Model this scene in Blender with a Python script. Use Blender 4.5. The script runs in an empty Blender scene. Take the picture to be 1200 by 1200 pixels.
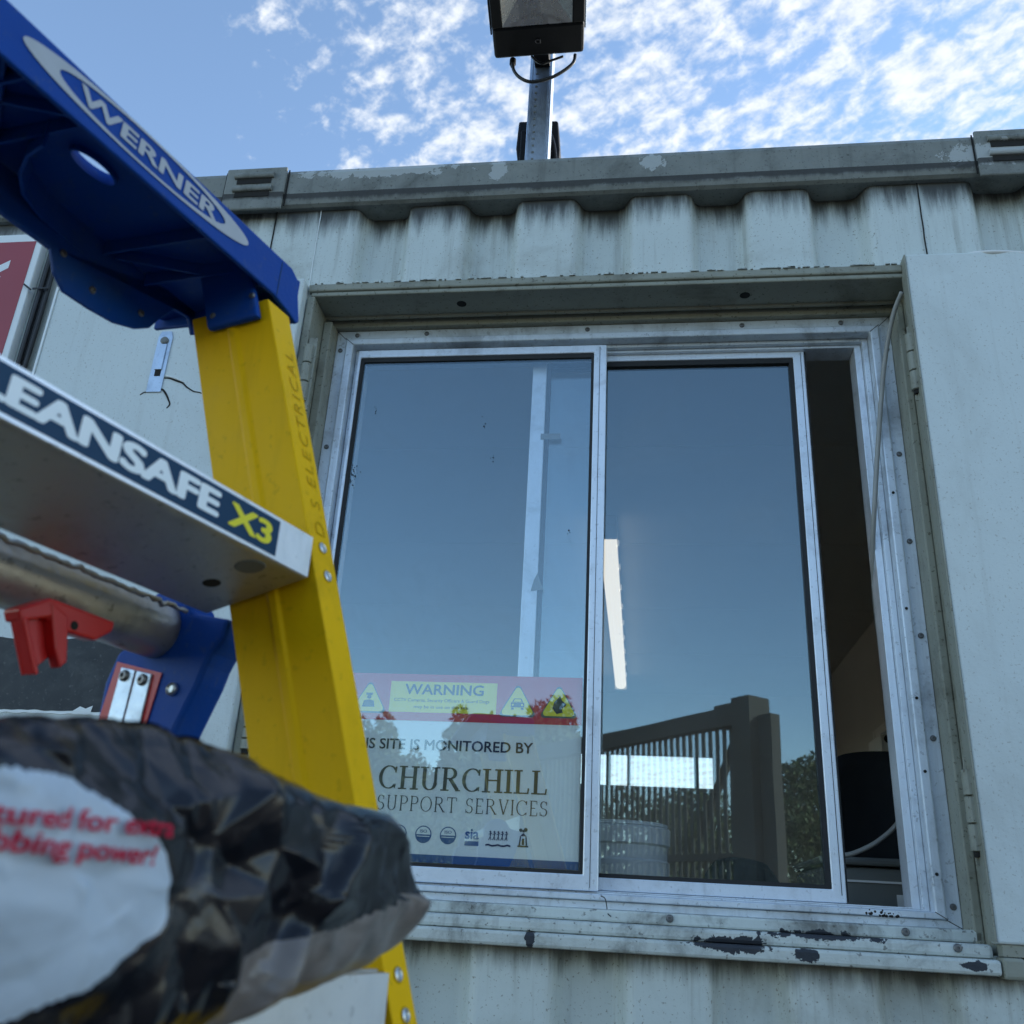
import bpy, bmesh, math, random
from mathutils import Vector, Matrix, noise
random.seed(7)
R = math.radians
scene = bpy.context.scene
COL = scene.collection

# ------------------------------------------------------------------ camera
FPX = 1110.0
AX_X = Vector((0.990814211, -0.000566746, -0.135228984))   # wall right, in camera axes (right, down, forward)
AX_Y = Vector((0.124526941, 0.393733273, 0.910750872))     # into the wall
AX_Z = Vector((0.052727986, -0.919224558, 0.390187097))    # up
CAM = Vector((0.0, -1.7, 0.95))
def ray(u, v):
    d = Vector((u - 600, v - 600, FPX))
    return Vector((AX_X.dot(d), AX_Y.dot(d), AX_Z.dot(d)))
def onY(u, v, Y=0.0):
    d = ray(u, v); return CAM + d * ((Y - CAM.y) / d.y)
def onZ(u, v, Z):
    d = ray(u, v); return CAM + d * ((Z - CAM.z) / d.z)

cam_d = bpy.data.cameras.new('camera')
cam = bpy.data.objects.new('camera', cam_d)
COL.objects.link(cam)
right = Vector((AX_X.x, AX_Y.x, AX_Z.x)); down = Vector((AX_X.y, AX_Y.y, AX_Z.y)); fwd = Vector((AX_X.z, AX_Y.z, AX_Z.z))
m = Matrix((right, -down, -fwd)).transposed().to_4x4()
m.translation = CAM
cam.matrix_world = m
cam_d.sensor_width = 36.0
cam_d.lens = 36.0 * FPX / 1200.0
cam_d.clip_start = 0.02
cam_d.clip_end = 3000
cam_d.dof.use_dof = True
cam_d.dof.focus_distance = 1.85
cam_d.dof.aperture_fstop = 9.0
scene.camera = cam

# ------------------------------------------------------------------ world, sun, exposure
SUN_AZ, SUN_EL = R(58), R(20)          # azimuth from +Y (behind the cabin); negative: to the left
SKY_STRENGTH, SUN_STRENGTH, EXPOSURE = 0.14, 2.6, 1.28
scene.view_settings.view_transform = 'Standard'
scene.view_settings.look = 'None'
scene.view_settings.exposure = EXPOSURE
scene.view_settings.gamma = 1.0
scene.view_settings.use_curve_mapping = False

class NT:
    """tiny helper round a node tree"""
    def __init__(s, tree): s.t = tree
    def n(s, kind, **kw):
        nd = s.t.nodes.new(kind)
        for k, v in kw.items():
            if k.startswith('i_'):
                key = k[2:]
                key = int(key) if key.isdigit() else key.replace('_', ' ')
                s.put(nd.inputs[key], v)
            else: setattr(nd, k, v)
        return nd
    def put(s, sock, v):
        if isinstance(v, bpy.types.NodeSocket): s.t.links.new(v, sock)
        elif v is not None: sock.default_value = v
    def math(s, op, a, b=None, clamp=False):
        nd = s.n('ShaderNodeMath', operation=op, use_clamp=clamp)
        s.put(nd.inputs[0], a); s.put(nd.inputs[1], b)
        return nd.outputs[0]
    def mix(s, f, a, b):
        nd = s.n('ShaderNodeMix', data_type='RGBA')
        s.put(nd.inputs[0], f)
        for i, v in ((6, a), (7, b)):
            if not isinstance(v, bpy.types.NodeSocket) and len(v) == 3: v = (*v, 1)
            s.put(nd.inputs[i], v)
        return nd.outputs[2]
    def noise(s, vec, scale, detail=4, rough=.55, dist=0.0, out=0):
        nd = s.n('ShaderNodeTexNoise')
        s.put(nd.inputs['Vector'], vec)
        nd.inputs['Scale'].default_value = scale; nd.inputs['Detail'].default_value = detail
        nd.inputs['Roughness'].default_value = rough; nd.inputs['Distortion'].default_value = dist
        return nd.outputs[out]
    def smooth(s, v, lo, hi):
        nd = s.n('ShaderNodeMapRange', interpolation_type='SMOOTHSTEP')
        s.put(nd.inputs[0], v); nd.inputs[1].default_value = lo; nd.inputs[2].default_value = hi
        return nd.outputs[0]
    def scalev(s, vec, k):
        nd = s.n('ShaderNodeVectorMath', operation='MULTIPLY')
        s.put(nd.inputs[0], vec); nd.inputs[1].default_value = k
        return nd.outputs[0]

world = bpy.data.worlds.new('World'); scene.world = world; world.use_nodes = True
wt = NT(world.node_tree); world.node_tree.nodes.clear()
sky = wt.n('ShaderNodeTexSky', sky_type='NISHITA', sun_disc=False, sun_elevation=SUN_EL, sun_rotation=SUN_AZ,
           air_density=1.0, dust_density=0.03, ozone_density=1.4, altitude=60)
tc = wt.n('ShaderNodeTexCoord')
sep = wt.n('ShaderNodeSeparateXYZ'); wt.put(sep.inputs[0], tc.outputs['Generated'])
zz = wt.math('ADD', wt.math('MAXIMUM', sep.outputs[2], 0.02), 0.02)
px = wt.math('DIVIDE', sep.outputs[0], zz); py = wt.math('DIVIDE', sep.outputs[1], zz)
cmb = wt.n('ShaderNodeCombineXYZ'); wt.put(cmb.inputs[0], px); wt.put(cmb.inputs[1], py)
P = cmb.outputs[0]
rot = wt.n('ShaderNodeVectorRotate', rotation_type='Z_AXIS'); wt.put(rot.inputs['Vector'], P); rot.inputs['Angle'].default_value = R(38)
PR = wt.scalev(rot.outputs[0], (1.0, 1.9, 1.0))
c1 = wt.noise(PR, 5.5, 5, .55, .3)
c2 = wt.noise(wt.scalev(rot.outputs[0], (1.0, 1.2, 1.0)), 24.0, 8, .64, .2)
c3 = wt.noise(P, 2.1, 3, .5, .2)
body = wt.math('ADD', wt.math('MULTIPLY', c1, .42), wt.math('MULTIPLY', c2, .58))
cover = wt.math('ADD', px, wt.math('MULTIPLY', wt.math('SUBTRACT', c3, .5), .55))
edge = wt.smooth(cover, -.68, -.25)              # the cloud sheet ends towards the left
front = wt.smooth(py, .05, .55)                  # and overhead; the sky behind the camera is clear
mask = wt.math('MULTIPLY', edge, front)
thr = wt.math('SUBTRACT', .64, wt.math('MULTIPLY', mask, .205))
dens = wt.math('MULTIPLY', wt.smooth(wt.math('SUBTRACT', body, thr), -.02, .17), wt.smooth(mask, 0, .25))
cloud_col = wt.mix(c2, (1.8, 2.05, 2.4), (3.8, 3.88, 3.95))
skyc = wt.mix(wt.math('MULTIPLY', dens, .93), sky.outputs[0], cloud_col)
bg = wt.n('ShaderNodeBackground'); wt.put(bg.inputs[0], skyc); bg.inputs[1].default_value = SKY_STRENGTH
wo = wt.n('ShaderNodeOutputWorld'); wt.put(wo.inputs[0], bg.outputs[0])

sd = bpy.data.lights.new('sun', 'SUN'); sun = bpy.data.objects.new('sun', sd); COL.objects.link(sun)
S = Vector((math.sin(SUN_AZ) * math.cos(SUN_EL), math.cos(SUN_AZ) * math.cos(SUN_EL), math.sin(SUN_EL)))
sun.rotation_euler = (-S).to_track_quat('-Z', 'Y').to_euler()
sun.location = (-20, 30, 30)
sd.energy = SUN_STRENGTH; sd.angle = R(.5); sd.color = (1.0, .93, .82)

# ------------------------------------------------------------------ materials
MATS = {}
def mat(name, col, rough=.5, metal=0.0, var=.12, vscale=6.0, grime=None, gamt=0.0, gscale=3.0, speck=0.0, speck_scale=160.0,
        bump=0.0, bscale=60.0, streak=0.0, spec=.5, extra=None, coat=0.0, rvar=.12, emit=None):
    mt = bpy.data.materials.new(name); mt.use_nodes = True
    t = NT(mt.node_tree); mt.node_tree.nodes.clear()
    g = t.n('ShaderNodeNewGeometry'); pos = g.outputs['Position']
    c = (*col, 1)
    n1 = t.noise(pos, vscale, 5, .6)
    dark = tuple(x * (1 - var) for x in col); lite = tuple(min(1, x * (1 + var)) for x in col)
    cc = t.mix(n1, dark, lite)
    if streak:
        sv = t.scalev(pos, (42, 42, 1.9))
        st = t.smooth(t.noise(sv, 1.0, 6, .65), .5, .78)
        cc = t.mix(t.math('MULTIPLY', st, streak), cc, grime or (.12, .11, .09))
    if gamt:
        g1 = t.noise(pos, gscale, 8, .68, .4)
        gf = t.math('MULTIPLY', t.smooth(g1, .48, .72), gamt)
        cc = t.mix(gf, cc, grime)
    if speck:
        s1 = t.noise(pos, speck_scale, 3, .6)
        cc = t.mix(t.math('MULTIPLY', t.smooth(s1, .61, .68), speck), cc, grime or (.05, .045, .04))
    if extra: cc = extra(t, pos, cc)
    b = t.n('ShaderNodeBsdfPrincipled')
    t.put(b.inputs['Base Color'], cc)
    rr = t.math('ADD', t.math('MULTIPLY', t.noise(pos, vscale * 4, 4), rvar * 2), rough - rvar, True)
    t.put(b.inputs['Roughness'], rr)
    b.inputs['Metallic'].default_value = metal
    b.inputs['Specular IOR Level'].default_value = spec
    b.inputs['Coat Weight'].default_value = coat
    if emit:
        b.inputs['Emission Color'].default_value = (*emit[0], 1); b.inputs['Emission Strength'].default_value = emit[1]
    if bump:
        bn = t.n('ShaderNodeBump'); bn.inputs['Strength'].default_value = bump; bn.inputs['Distance'].default_value = .004
        t.put(bn.inputs['Height'], t.noise(pos, bscale, 5, .6)); t.put(b.inputs['Normal'], bn.outputs[0])
    o = t.n('ShaderNodeOutputMaterial'); t.put(o.inputs[0], b.outputs[0])
    MATS[name] = mt
    return mt

def patches(plist, col, then=None):
    """peeled paint: an irregular patch round each (centre, half-size)"""
    def f(t, pos, cc):
        tot = None
        nz = t.math('ADD', t.math('MULTIPLY', t.noise(pos, 24.0, 3, .6, .8), .6), t.math('MULTIPLY', t.noise(pos, 95.0, 5, .7, .8), .4))
        for (cx, cy, cz), (rx, ry, rz) in plist:
            sb = t.n('ShaderNodeVectorMath', operation='SUBTRACT'); t.put(sb.inputs[0], pos); sb.inputs[1].default_value = (cx, cy, cz)
            ln = t.n('ShaderNodeVectorMath', operation='LENGTH'); t.put(ln.inputs[0], t.scalev(sb.outputs[0], (1 / rx, 1 / ry, 1 / rz)))
            d = t.math('ADD', ln.outputs['Value'], t.math('MULTIPLY', t.math('SUBTRACT', nz, .5), 4.2))
            w = t.math('LESS_THAN', d, 1.0)
            tot = w if tot is None else t.math('MAXIMUM', tot, w)
        cc = t.mix(tot, cc, col)
        return then(t, pos, cc) if then else cc
    return f

def grime_bands(levels):
    """dirt that has collected under an edge: (z of edge, reach downwards, strength)"""
    def f(t, pos, cc):
        sp = t.n('ShaderNodeSeparateXYZ'); t.put(sp.inputs[0], pos)
        sv = t.scalev(pos, (22, 22, 2.2))
        st = t.noise(sv, 1.0, 7, .7)
        for z, reach, k, *xr in levels:
            d = t.math('SUBTRACT', z, sp.outputs[2])
            dd = t.math('ADD', d, t.math('MULTIPLY', t.math('SUBTRACT', st, .5), reach * 2.2))
            fac = t.math('MULTIPLY', t.math('SUBTRACT', 1.0, t.smooth(dd, 0.0, reach)), t.math('GREATER_THAN', d, -.012))
            if xr: fac = t.math('MULTIPLY', fac, t.math('MULTIPLY', t.math('GREATER_THAN', sp.outputs[0], xr[0]), t.math('LESS_THAN', sp.outputs[0], xr[1])))
            cc = t.mix(t.math('MULTIPLY', fac, k), cc, (.028, .026, .022))
        return cc
    return f

WALL = (.60, .655, .63)
M_wall = mat('painted_corrugated_steel', WALL, .55, 0, .10, 5, (.24, .235, .19), .5, 3.2, .8, 190, .25, 45, .6, extra=grime_bands([(2.452, .085, .95), (.905, .045, .8, -.78, 1.26)]))
M_rail = mat('grimy_painted_rail', (.215, .225, .205), .7, 0, .3, 14, (.055, .055, .045), .75, 5.5, .6, 150, .5, 60, .45,
             extra=patches([((-.60, -.02, 2.545), (.17, .05, .018)), ((.02, -.02, 2.53), (.03, .05, .022)), ((-.33, -.02, 2.525), (.018, .05, .035)), ((.75, -.02, 2.5), (.1, .05, .03))], (.40, .42, .41), grime_bands([(2.474, .012, .9)])))
M_shut = mat('painted_shutter_steel', (.64, .70, .69), .5, 0, .07, 4, (.36, .36, .32), .35, 2.2, .55, 200, .18, 120, .22)
M_surr = mat('cream_surround_paint', (.29, .295, .24), .55, 0, .2, 9, (.10, .09, .06), .6, 7, .8, 130, .3, 50, .2)
M_sill = mat('flaking_sill_paint', (.56, .60, .57), .6, 0, .14, 11, (.06, .055, .045), .75, 9, .65, 95, .45, 60, .35,
             extra=patches([((.135, -.03, .925), (.05, .08, .012)), ((.29, 0, .945), (.075, .08, .008)), ((.25, -.03, .917), (.02, .06, .009)), ((-.18, -.03, .915), (.008, .05, .014)), ((.50, -.02, .915), (.02, .05, .006))], (.025, .03, .04)))
M_alu = mat('weathered_aluminium', (.70, .76, .82), .42, .4, .08, 20, (.12, .12, .12), .45, 9, .35, 120, .15, 220, .25)
M_alu2 = mat('sash_aluminium', (.76, .82, .89), .36, .4, .06, 24, (.15, .15, .15), .35, 9, .25, 120, .1, 220, .18)
M_rubber = mat('black_rubber', (.012, .012, .013), .6, var=.2)
M_dark = mat('dark_gap', (.01, .01, .01), .9)
M_screw = mat('dull_screw', (.2, .2, .2), .45, .8, .3, 90)
M_gap = mat('grime_and_hole_shade', (.015, .014, .012), .9, var=.4, vscale=40)  # real grime and joints; also painted shade inside slots and holes
M_galv = mat('galvanised_steel', (.45, .52, .60), .38, .85, .22, 30, (.2, .22, .25), .4, 18, .3, 200, .1, 150)
M_blackmetal = mat('black_powder_coat', (.004, .004, .005), .55, 0, .2, 40, bump=.08, bscale=300, spec=.2)
M_reflector = mat('lamp_reflector', (.85, .83, .78), .28, .9, .1, 20)
M_blackcable = mat('black_cable', (.010, .010, .011), .5)
M_greycable = mat('grey_cable', (.33, .33, .31), .55, var=.2, vscale=30)
M_whitecable = mat('white_cable', (.72, .72, .7), .5)
M_red = mat('red_sign_print', (.33, .04, .05), .4, var=.08)
M_signwhite = mat('white_sign_print', (.78, .82, .82), .4, var=.06)
# ladder
M_yel = mat('yellow_fibreglass', (.84, .475, .001), .55, 0, .10, 8, (.30, .18, .005), .5, 5, .22, 90, .12, 180, .18, spec=.12)
M_blue = mat('blue_moulded_plastic', (.003, .055, .30), .5, 0, .14, 14, (.05, .09, .18), .4, 9, .35, 110, .10, 260, spec=.15)
M_logo = mat('silver_logo_print', (.42, .44, .46), .45, 0, .15, 60)
M_labelblue = mat('navy_label_print', (.008, .045, .10), .4, 0, .05, spec=.2)
M_labelwhite = mat('pale_label_print', (.85, .90, .90), .4, 0, .03)
M_labelyellow = mat('yellow_label_print', (.82, .72, .01), .4, 0, .03)
M_step = mat('step_aluminium', (.50, .49, .47), .46, .8, .15, 16, (.10, .09, .08), .4, 10, .4, 120, .12, 130)
M_stepface = mat('step_front_aluminium', (.8, .82, .84), .4, .7, .06, 16, (.3, .3, .3), .2, 10, .3, 120, .1, 130)
M_tube = mat('scuffed_tube', (.48, .46, .42), .44, .8, .18, 22, (.12, .11, .09), .5, 13, .5, 90, .25, 100)
M_redplastic = mat('red_plastic', (.52, .012, .012), .4, 0, .08, 20)
M_rivet = mat('steel_rivet', (.5, .52, .52), .35, .9, .1, 60)
M_scribble = mat('pencil_marks', (.55, .33, .002), .6, spec=.1)
# interior
M_inwall = mat('cabin_lining', (.66, .66, .63), .6, 0, .06, 3)
M_inceil = mat('ceiling_panel', (.66, .66, .63), .6, 0, .08, 3)
M_infloor = mat('vinyl_floor', (.22, .22, .21), .5)
M_bucket = mat('white_bucket_plastic', (.70, .74, .76), .45, var=.04)
M_desk = mat('desk_laminate', (.35, .30, .24), .5)
M_chair = mat('dark_chair_fabric', (.02, .024, .03), .75, var=.2, bump=.3, bscale=300)
M_teal = mat('dark_teal_fabric', (.02, .06, .065), .8, var=.2)
M_print = mat('grey_printer_plastic', (.16, .17, .16), .5)
M_print2 = mat('dark_printer_plastic', (.05, .06, .08), .5)
M_tubelit = mat('fluorescent_tube', (.9, .88, .8), .5, emit=((1.0, .90, .72), .40))
M_batten = mat('batten_body', (.8, .8, .78), .4)
# outdoors
def mat_ground():
    def ex(t, pos, cc):
        n2 = t.noise(pos, 38, 6, .7)
        return t.mix(t.smooth(n2, .4, .65), cc, (.062, .06, .056))
    return mat('gravel_yard', (.048, .047, .045), .9, 0, .2, .6, (.05, .048, .045), .5, .8, .4, 40, .6, 60, extra=ex)
M_ground = mat_ground()
M_steel = mat('grey_fence_steel', (.060, .057, .048), .8, .0, .15, 6)
M_pale = mat('galvanised_pale', (.075, .078, .072), .7, .1, .12, 9)
M_bark = mat('bark', (.09, .07, .05), .9, bump=.5)
M_leafs = [mat('leaf_%s' % k, c, .6, 0, .35, 5) for k, c in (('mid', (.07, .10, .035)), ('olive', (.10, .11, .04)), ('deep', (.04, .065, .025)))]

def glass_mat(name, ior, tint, dust, refl=(.97, .99, 1, 1)):
    mt = bpy.data.materials.new(name); mt.use_nodes = True
    t = NT(mt.node_tree); mt.node_tree.nodes.clear()
    g = t.n('ShaderNodeNewGeometry'); pos = g.outputs['Position']
    tr = t.n('ShaderNodeBsdfTransparent'); tr.inputs[0].default_value = (*tint, 1)
    gl = t.n('ShaderNodeBsdfGlossy'); gl.inputs['Roughness'].default_value = 0.012; gl.inputs['Color'].default_value = refl
    bn = t.n('ShaderNodeBump'); bn.inputs['Strength'].default_value = .012; bn.inputs['Distance'].default_value = .01
    t.put(bn.inputs['Height'], t.noise(pos, 5.0, 1)); t.put(gl.inputs['Normal'], bn.outputs[0])
    dt = t.n('ShaderNodeVectorMath', operation='DOT_PRODUCT'); t.put(dt.inputs[0], g.outputs['Incoming']); t.put(dt.inputs[1], g.outputs['Normal'])
    oneminus = t.math('SUBTRACT', 1.0, t.math('ABSOLUTE', dt.outputs['Value']), True)
    f0 = ((ior - 1) / (ior + 1)) ** 2
    frv = t.math('ADD', f0, t.math('MULTIPLY', t.math('POWER', oneminus, 5.0), 1 - f0), True)   # Schlick, the same from both sides of the pane
    mx = t.n('ShaderNodeMixShader'); t.put(mx.inputs[0], frv); t.put(mx.inputs[1], tr.outputs[0]); t.put(mx.inputs[2], gl.outputs[0])
    df = t.n('ShaderNodeBsdfDiffuse'); df.inputs[0].default_value = (.55, .55, .52, 1)
    d1 = t.smooth(t.noise(pos, 3.0, 6, .65, .5), .45, .8)
    d2 = t.smooth(t.noise(pos, 210, 2, .5), .70, .76)
    fac = t.math('ADD', t.math('MULTIPLY', d1, dust), t.math('MULTIPLY', d2, dust * 2.5), True)
    fac = t.math('ADD', fac, dust * .35)
    m2 = t.n('ShaderNodeMixShader'); t.put(m2.inputs[0], fac); t.put(m2.inputs[1], mx.outputs[0]); t.put(m2.inputs[2], df.outputs[0])
    o = t.n('ShaderNodeOutputMaterial'); t.put(o.inputs[0], m2.outputs[0])
    return mt
M_glass = glass_mat('dusty_window_glass', 2.12, (.97, .98, .98), .050, (.68, .90, 1, 1))
M_glassclear = glass_mat('lamp_glass', 1.5, (.95, .95, .95), .002)
M_glassrear = glass_mat('rear_glass', 1.5, (.92, .95, .95), .03)

# ------------------------------------------------------------------ object helpers
WLOC = {}
def wloc(o): return WLOC[o.name] if o is not None else Vector((0, 0, 0))
def empty(name, loc, label, cat, group=None):
    o = bpy.data.objects.new(name, None); COL.objects.link(o)
    o.location = loc; WLOC[o.name] = Vector(loc); o.empty_display_size = .1
    tag(o, label, cat, group); return o
def tag(o, label=None, cat=None, group=None, kind=None):
    if label: o['label'] = label
    if cat: o['category'] = cat
    if group: o['group'] = group
    if kind: o['kind'] = kind
    return o
def link(name, verts, faces, material, parent=None, bevel=0, smooth=False, seg=2, mats=None, fmat=None):
    vs = [Vector(v) for v in verts]
    lo = Vector((min(v[i] for v in vs) for i in range(3))); hi = Vector((max(v[i] for v in vs) for i in range(3)))
    c = (lo + hi) / 2
    if parent is None: c.z = lo.z
    me = bpy.data.meshes.new(name)
    me.from_pydata([v - c for v in vs], [], faces)
    for mm in (mats or [material]): me.materials.append(mm)
    if fmat: me.polygons.foreach_set('material_index', fmat)
    bm = bmesh.new(); bm.from_mesh(me)
    if not fmat: bmesh.ops.recalc_face_normals(bm, faces=bm.faces)
    bm.to_mesh(me); bm.free()
    if smooth: me.shade_smooth()
    me.update()
    o = bpy.data.objects.new(name, me); COL.objects.link(o)
    o.parent = parent
    o.location = c - wloc(parent); WLOC[o.name] = c
    if bevel:
        b = o.modifiers.new('bevel', 'BEVEL'); b.width = bevel; b.segments = seg; b.limit_method = 'ANGLE'; b.angle_limit = R(35); b.harden_normals = False
    return o
BOXF = [(0, 1, 3, 2), (4, 6, 7, 5), (0, 4, 5, 1), (2, 3, 7, 6), (0, 2, 6, 4), (1, 5, 7, 3)]
def boxv(lo, hi): return [(x, y, z) for x in (lo[0], hi[0]) for y in (lo[1], hi[1]) for z in (lo[2], hi[2])]
def box(name, lo, hi, material, parent=None, bevel=.002):
    return link(name, boxv(lo, hi), BOXF, material, parent, bevel)
def merge(parts):
    vs, fs = [], []
    for v, f in parts:
        k = len(vs); vs += list(v); fs += [tuple(i + k for i in q) for q in f]
    return vs, fs
def obox(c, ux, uy, uz, hx, hy, hz):
    """oriented box: centre, axes, half sizes"""
    c = Vector(c)
    return [c + ux * (sx * hx) + uy * (sy * hy) + uz * (sz * hz) for sx in (-1, 1) for sy in (-1, 1) for sz in (-1, 1)]
def prism(pts, o, u, v, w, t):
    """2-d outline pts in axes u, v at o, thickness t along w"""
    n = len(pts)
    vs = [o + u * p[0] + v * p[1] for p in pts] + [o + u * p[0] + v * p[1] + w * t for p in pts]
    fs = [tuple(range(n)), tuple(range(2 * n - 1, n - 1, -1))] + [(i, (i + 1) % n, n + (i + 1) % n, n + i) for i in range(n)]
    return vs, fs
def tube(path, r, seg=10, closed_ends=True):
    path = [Vector(p) for p in path]
    vs, fs = [], []
    up = Vector((.31, .2, .93))
    for i, p in enumerate(path):
        d = (path[min(i + 1, len(path) - 1)] - path[max(i - 1, 0)]).normalized()
        a = d.cross(up)
        if a.length < 1e-3: a = d.cross(Vector((1, 0, 0)))
        a.normalize(); b = d.cross(a)
        rr = r[i] if isinstance(r, (list, tuple)) else r
        for k in range(seg):
            t = 2 * math.pi * k / seg
            vs.append(p + a * (math.cos(t) * rr) + b * (math.sin(t) * rr))
    for i in range(len(path) - 1):
        for k in range(seg):
            fs.append((i * seg + k, i * seg + (k + 1) % seg, (i + 1) * seg + (k + 1) % seg, (i + 1) * seg + k))
    if closed_ends:
        fs.append(tuple(range(seg - 1, -1, -1))); fs.append(tuple((len(path) - 1) * seg + k for k in range(seg)))
    return vs, fs
def spline(pts, n=8):
    pts = [Vector(p) for p in pts]; out = []
    for i in range(len(pts) - 1):
        p0, p1, p2, p3 = pts[max(i - 1, 0)], pts[i], pts[i + 1], pts[min(i + 2, len(pts) - 1)]
        for k in range(n):
            t = k / n
            out.append(.5 * ((2 * p1) + (p2 - p0) * t + (2 * p0 - 5 * p1 + 4 * p2 - p3) * t * t + (3 * p1 - p0 - 3 * p2 + p3) * t ** 3))
    return out + [pts[-1]]
def disc_stack(c, ax, prof, seg=14):
    """lathe round axis ax at c: prof = [(distance along ax, radius)]"""
    ax = Vector(ax).normalized(); a = ax.orthogonal().normalized(); b = ax.cross(a); c = Vector(c)
    vs, fs = [], []
    for h, r in prof:
        for k in range(seg):
            t = 2 * math.pi * k / seg
            vs.append(c + ax * h + (a * math.cos(t) + b * math.sin(t)) * r)
    for i in range(len(prof) - 1):
        for k in range(seg): fs.append((i * seg + k, i * seg + (k + 1) % seg, (i + 1) * seg + (k + 1) % seg, (i + 1) * seg + k))
    fs.append(tuple(range(seg - 1, -1, -1))); fs.append(tuple((len(prof) - 1) * seg + k for k in range(seg)))
    return vs, fs
def screw(c, ax, r, parent, name='screw', material=None):
    v, f = disc_stack(c, ax, [(-.001, r), (r * .25, r), (r * .55, r * .75), (r * .58, r * .4), (r * .25, r * .34)], 12)
    return link(name, v, f, material or M_screw, parent, smooth=False)

def text(name, s, o, ux, uy, width, height, material, parent, bold=0.0, lift=.0006, shear=0.0, fmap=None, cuts=0, spacing=1.0):
    """flat lettering: left baseline at o, reading along ux, cap height along uy"""
    cu = bpy.data.curves.new('t', 'FONT'); cu.body = s; cu.offset = min(bold, 0); cu.shear = shear; cu.resolution_u = 4; cu.space_character = spacing
    ob = bpy.data.objects.new('t', cu); COL.objects.link(ob)
    me = bpy.data.meshes.new_from_object(ob)
    bpy.data.objects.remove(ob)
    if cuts:
        bm = bmesh.new(); bm.from_mesh(me)
        bmesh.ops.triangulate(bm, faces=bm.faces)
        for _ in range(cuts):
            bmesh.ops.subdivide_edges(bm, edges=[e for e in bm.edges if e.calc_length() > .12], cuts=1)
            bmesh.ops.triangulate(bm, faces=[f for f in bm.faces if len(f.verts) > 3])
        bm.to_mesh(me); bm.free()
    vs = [v.co.copy() for v in me.vertices]; fs = [tuple(p.vertices) for p in me.polygons]
    lifts = [0.0] * len(vs)
    if bold > 0:
        v0, f0 = vs, fs; vs, fs, lifts = [], [], []
        for i, (dx, dy) in enumerate(((0, 0), (1, 0), (-1, 0), (0, 1), (0, -1), (.7, .7), (-.7, .7), (.7, -.7), (-.7, -.7))):
            k = len(vs); vs += [Vector((v.x + dx * bold, v.y + dy * bold * .8, 0)) for v in v0]; fs += [tuple(q + k for q in f) for f in f0]; lifts += [i * 9e-6] * len(v0)
    x0 = min(v.x for v in vs); x1 = max(v.x for v in vs)
    kx = width / (x1 - x0); ky = height / .7
    nz = Vector(ux).cross(Vector(uy)).normalized()
    if fmap: pts = [fmap((v.x - x0) * kx, v.y * ky) for v in vs]
    else: pts = [Vector(o) + ux * ((v.x - x0) * kx) + uy * (v.y * ky) + nz * (lift + l_) for v, l_ in zip(vs, lifts)]
    return link(name, pts, fs, material, parent)

# serif letters drawn as strokes (unit cap height)
def arc(cx, cy, rx, ry, a0, a1, wt, wn, n=18):
    q = []
    for i in range(n + 1):
        t = R(a0 + (a1 - a0) * i / n)
        w = wn + (wt - wn) * abs(math.cos(t)) ** 1.3
        q.append(((cx + (rx - w / 2) * math.cos(t), cy + (ry - w / 2 * .8) * math.sin(t)), (cx + (rx + w / 2) * math.cos(t), cy + (ry + w / 2 * .8) * math.sin(t))))
    return [[q[i][0], q[i][1], q[i + 1][1], q[i + 1][0]] for i in range(n)]
def seg2(x0, y0, x1, y1, w): 
    dx, dy = x1 - x0, y1 - y0; L = math.hypot(dx, dy); nx, ny = -dy / L * w / 2, dx / L * w / 2
    return [[(x0 + nx, y0 + ny), (x0 - nx, y0 - ny), (x1 - nx, y1 - ny), (x1 + nx, y1 + ny)]]
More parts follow.
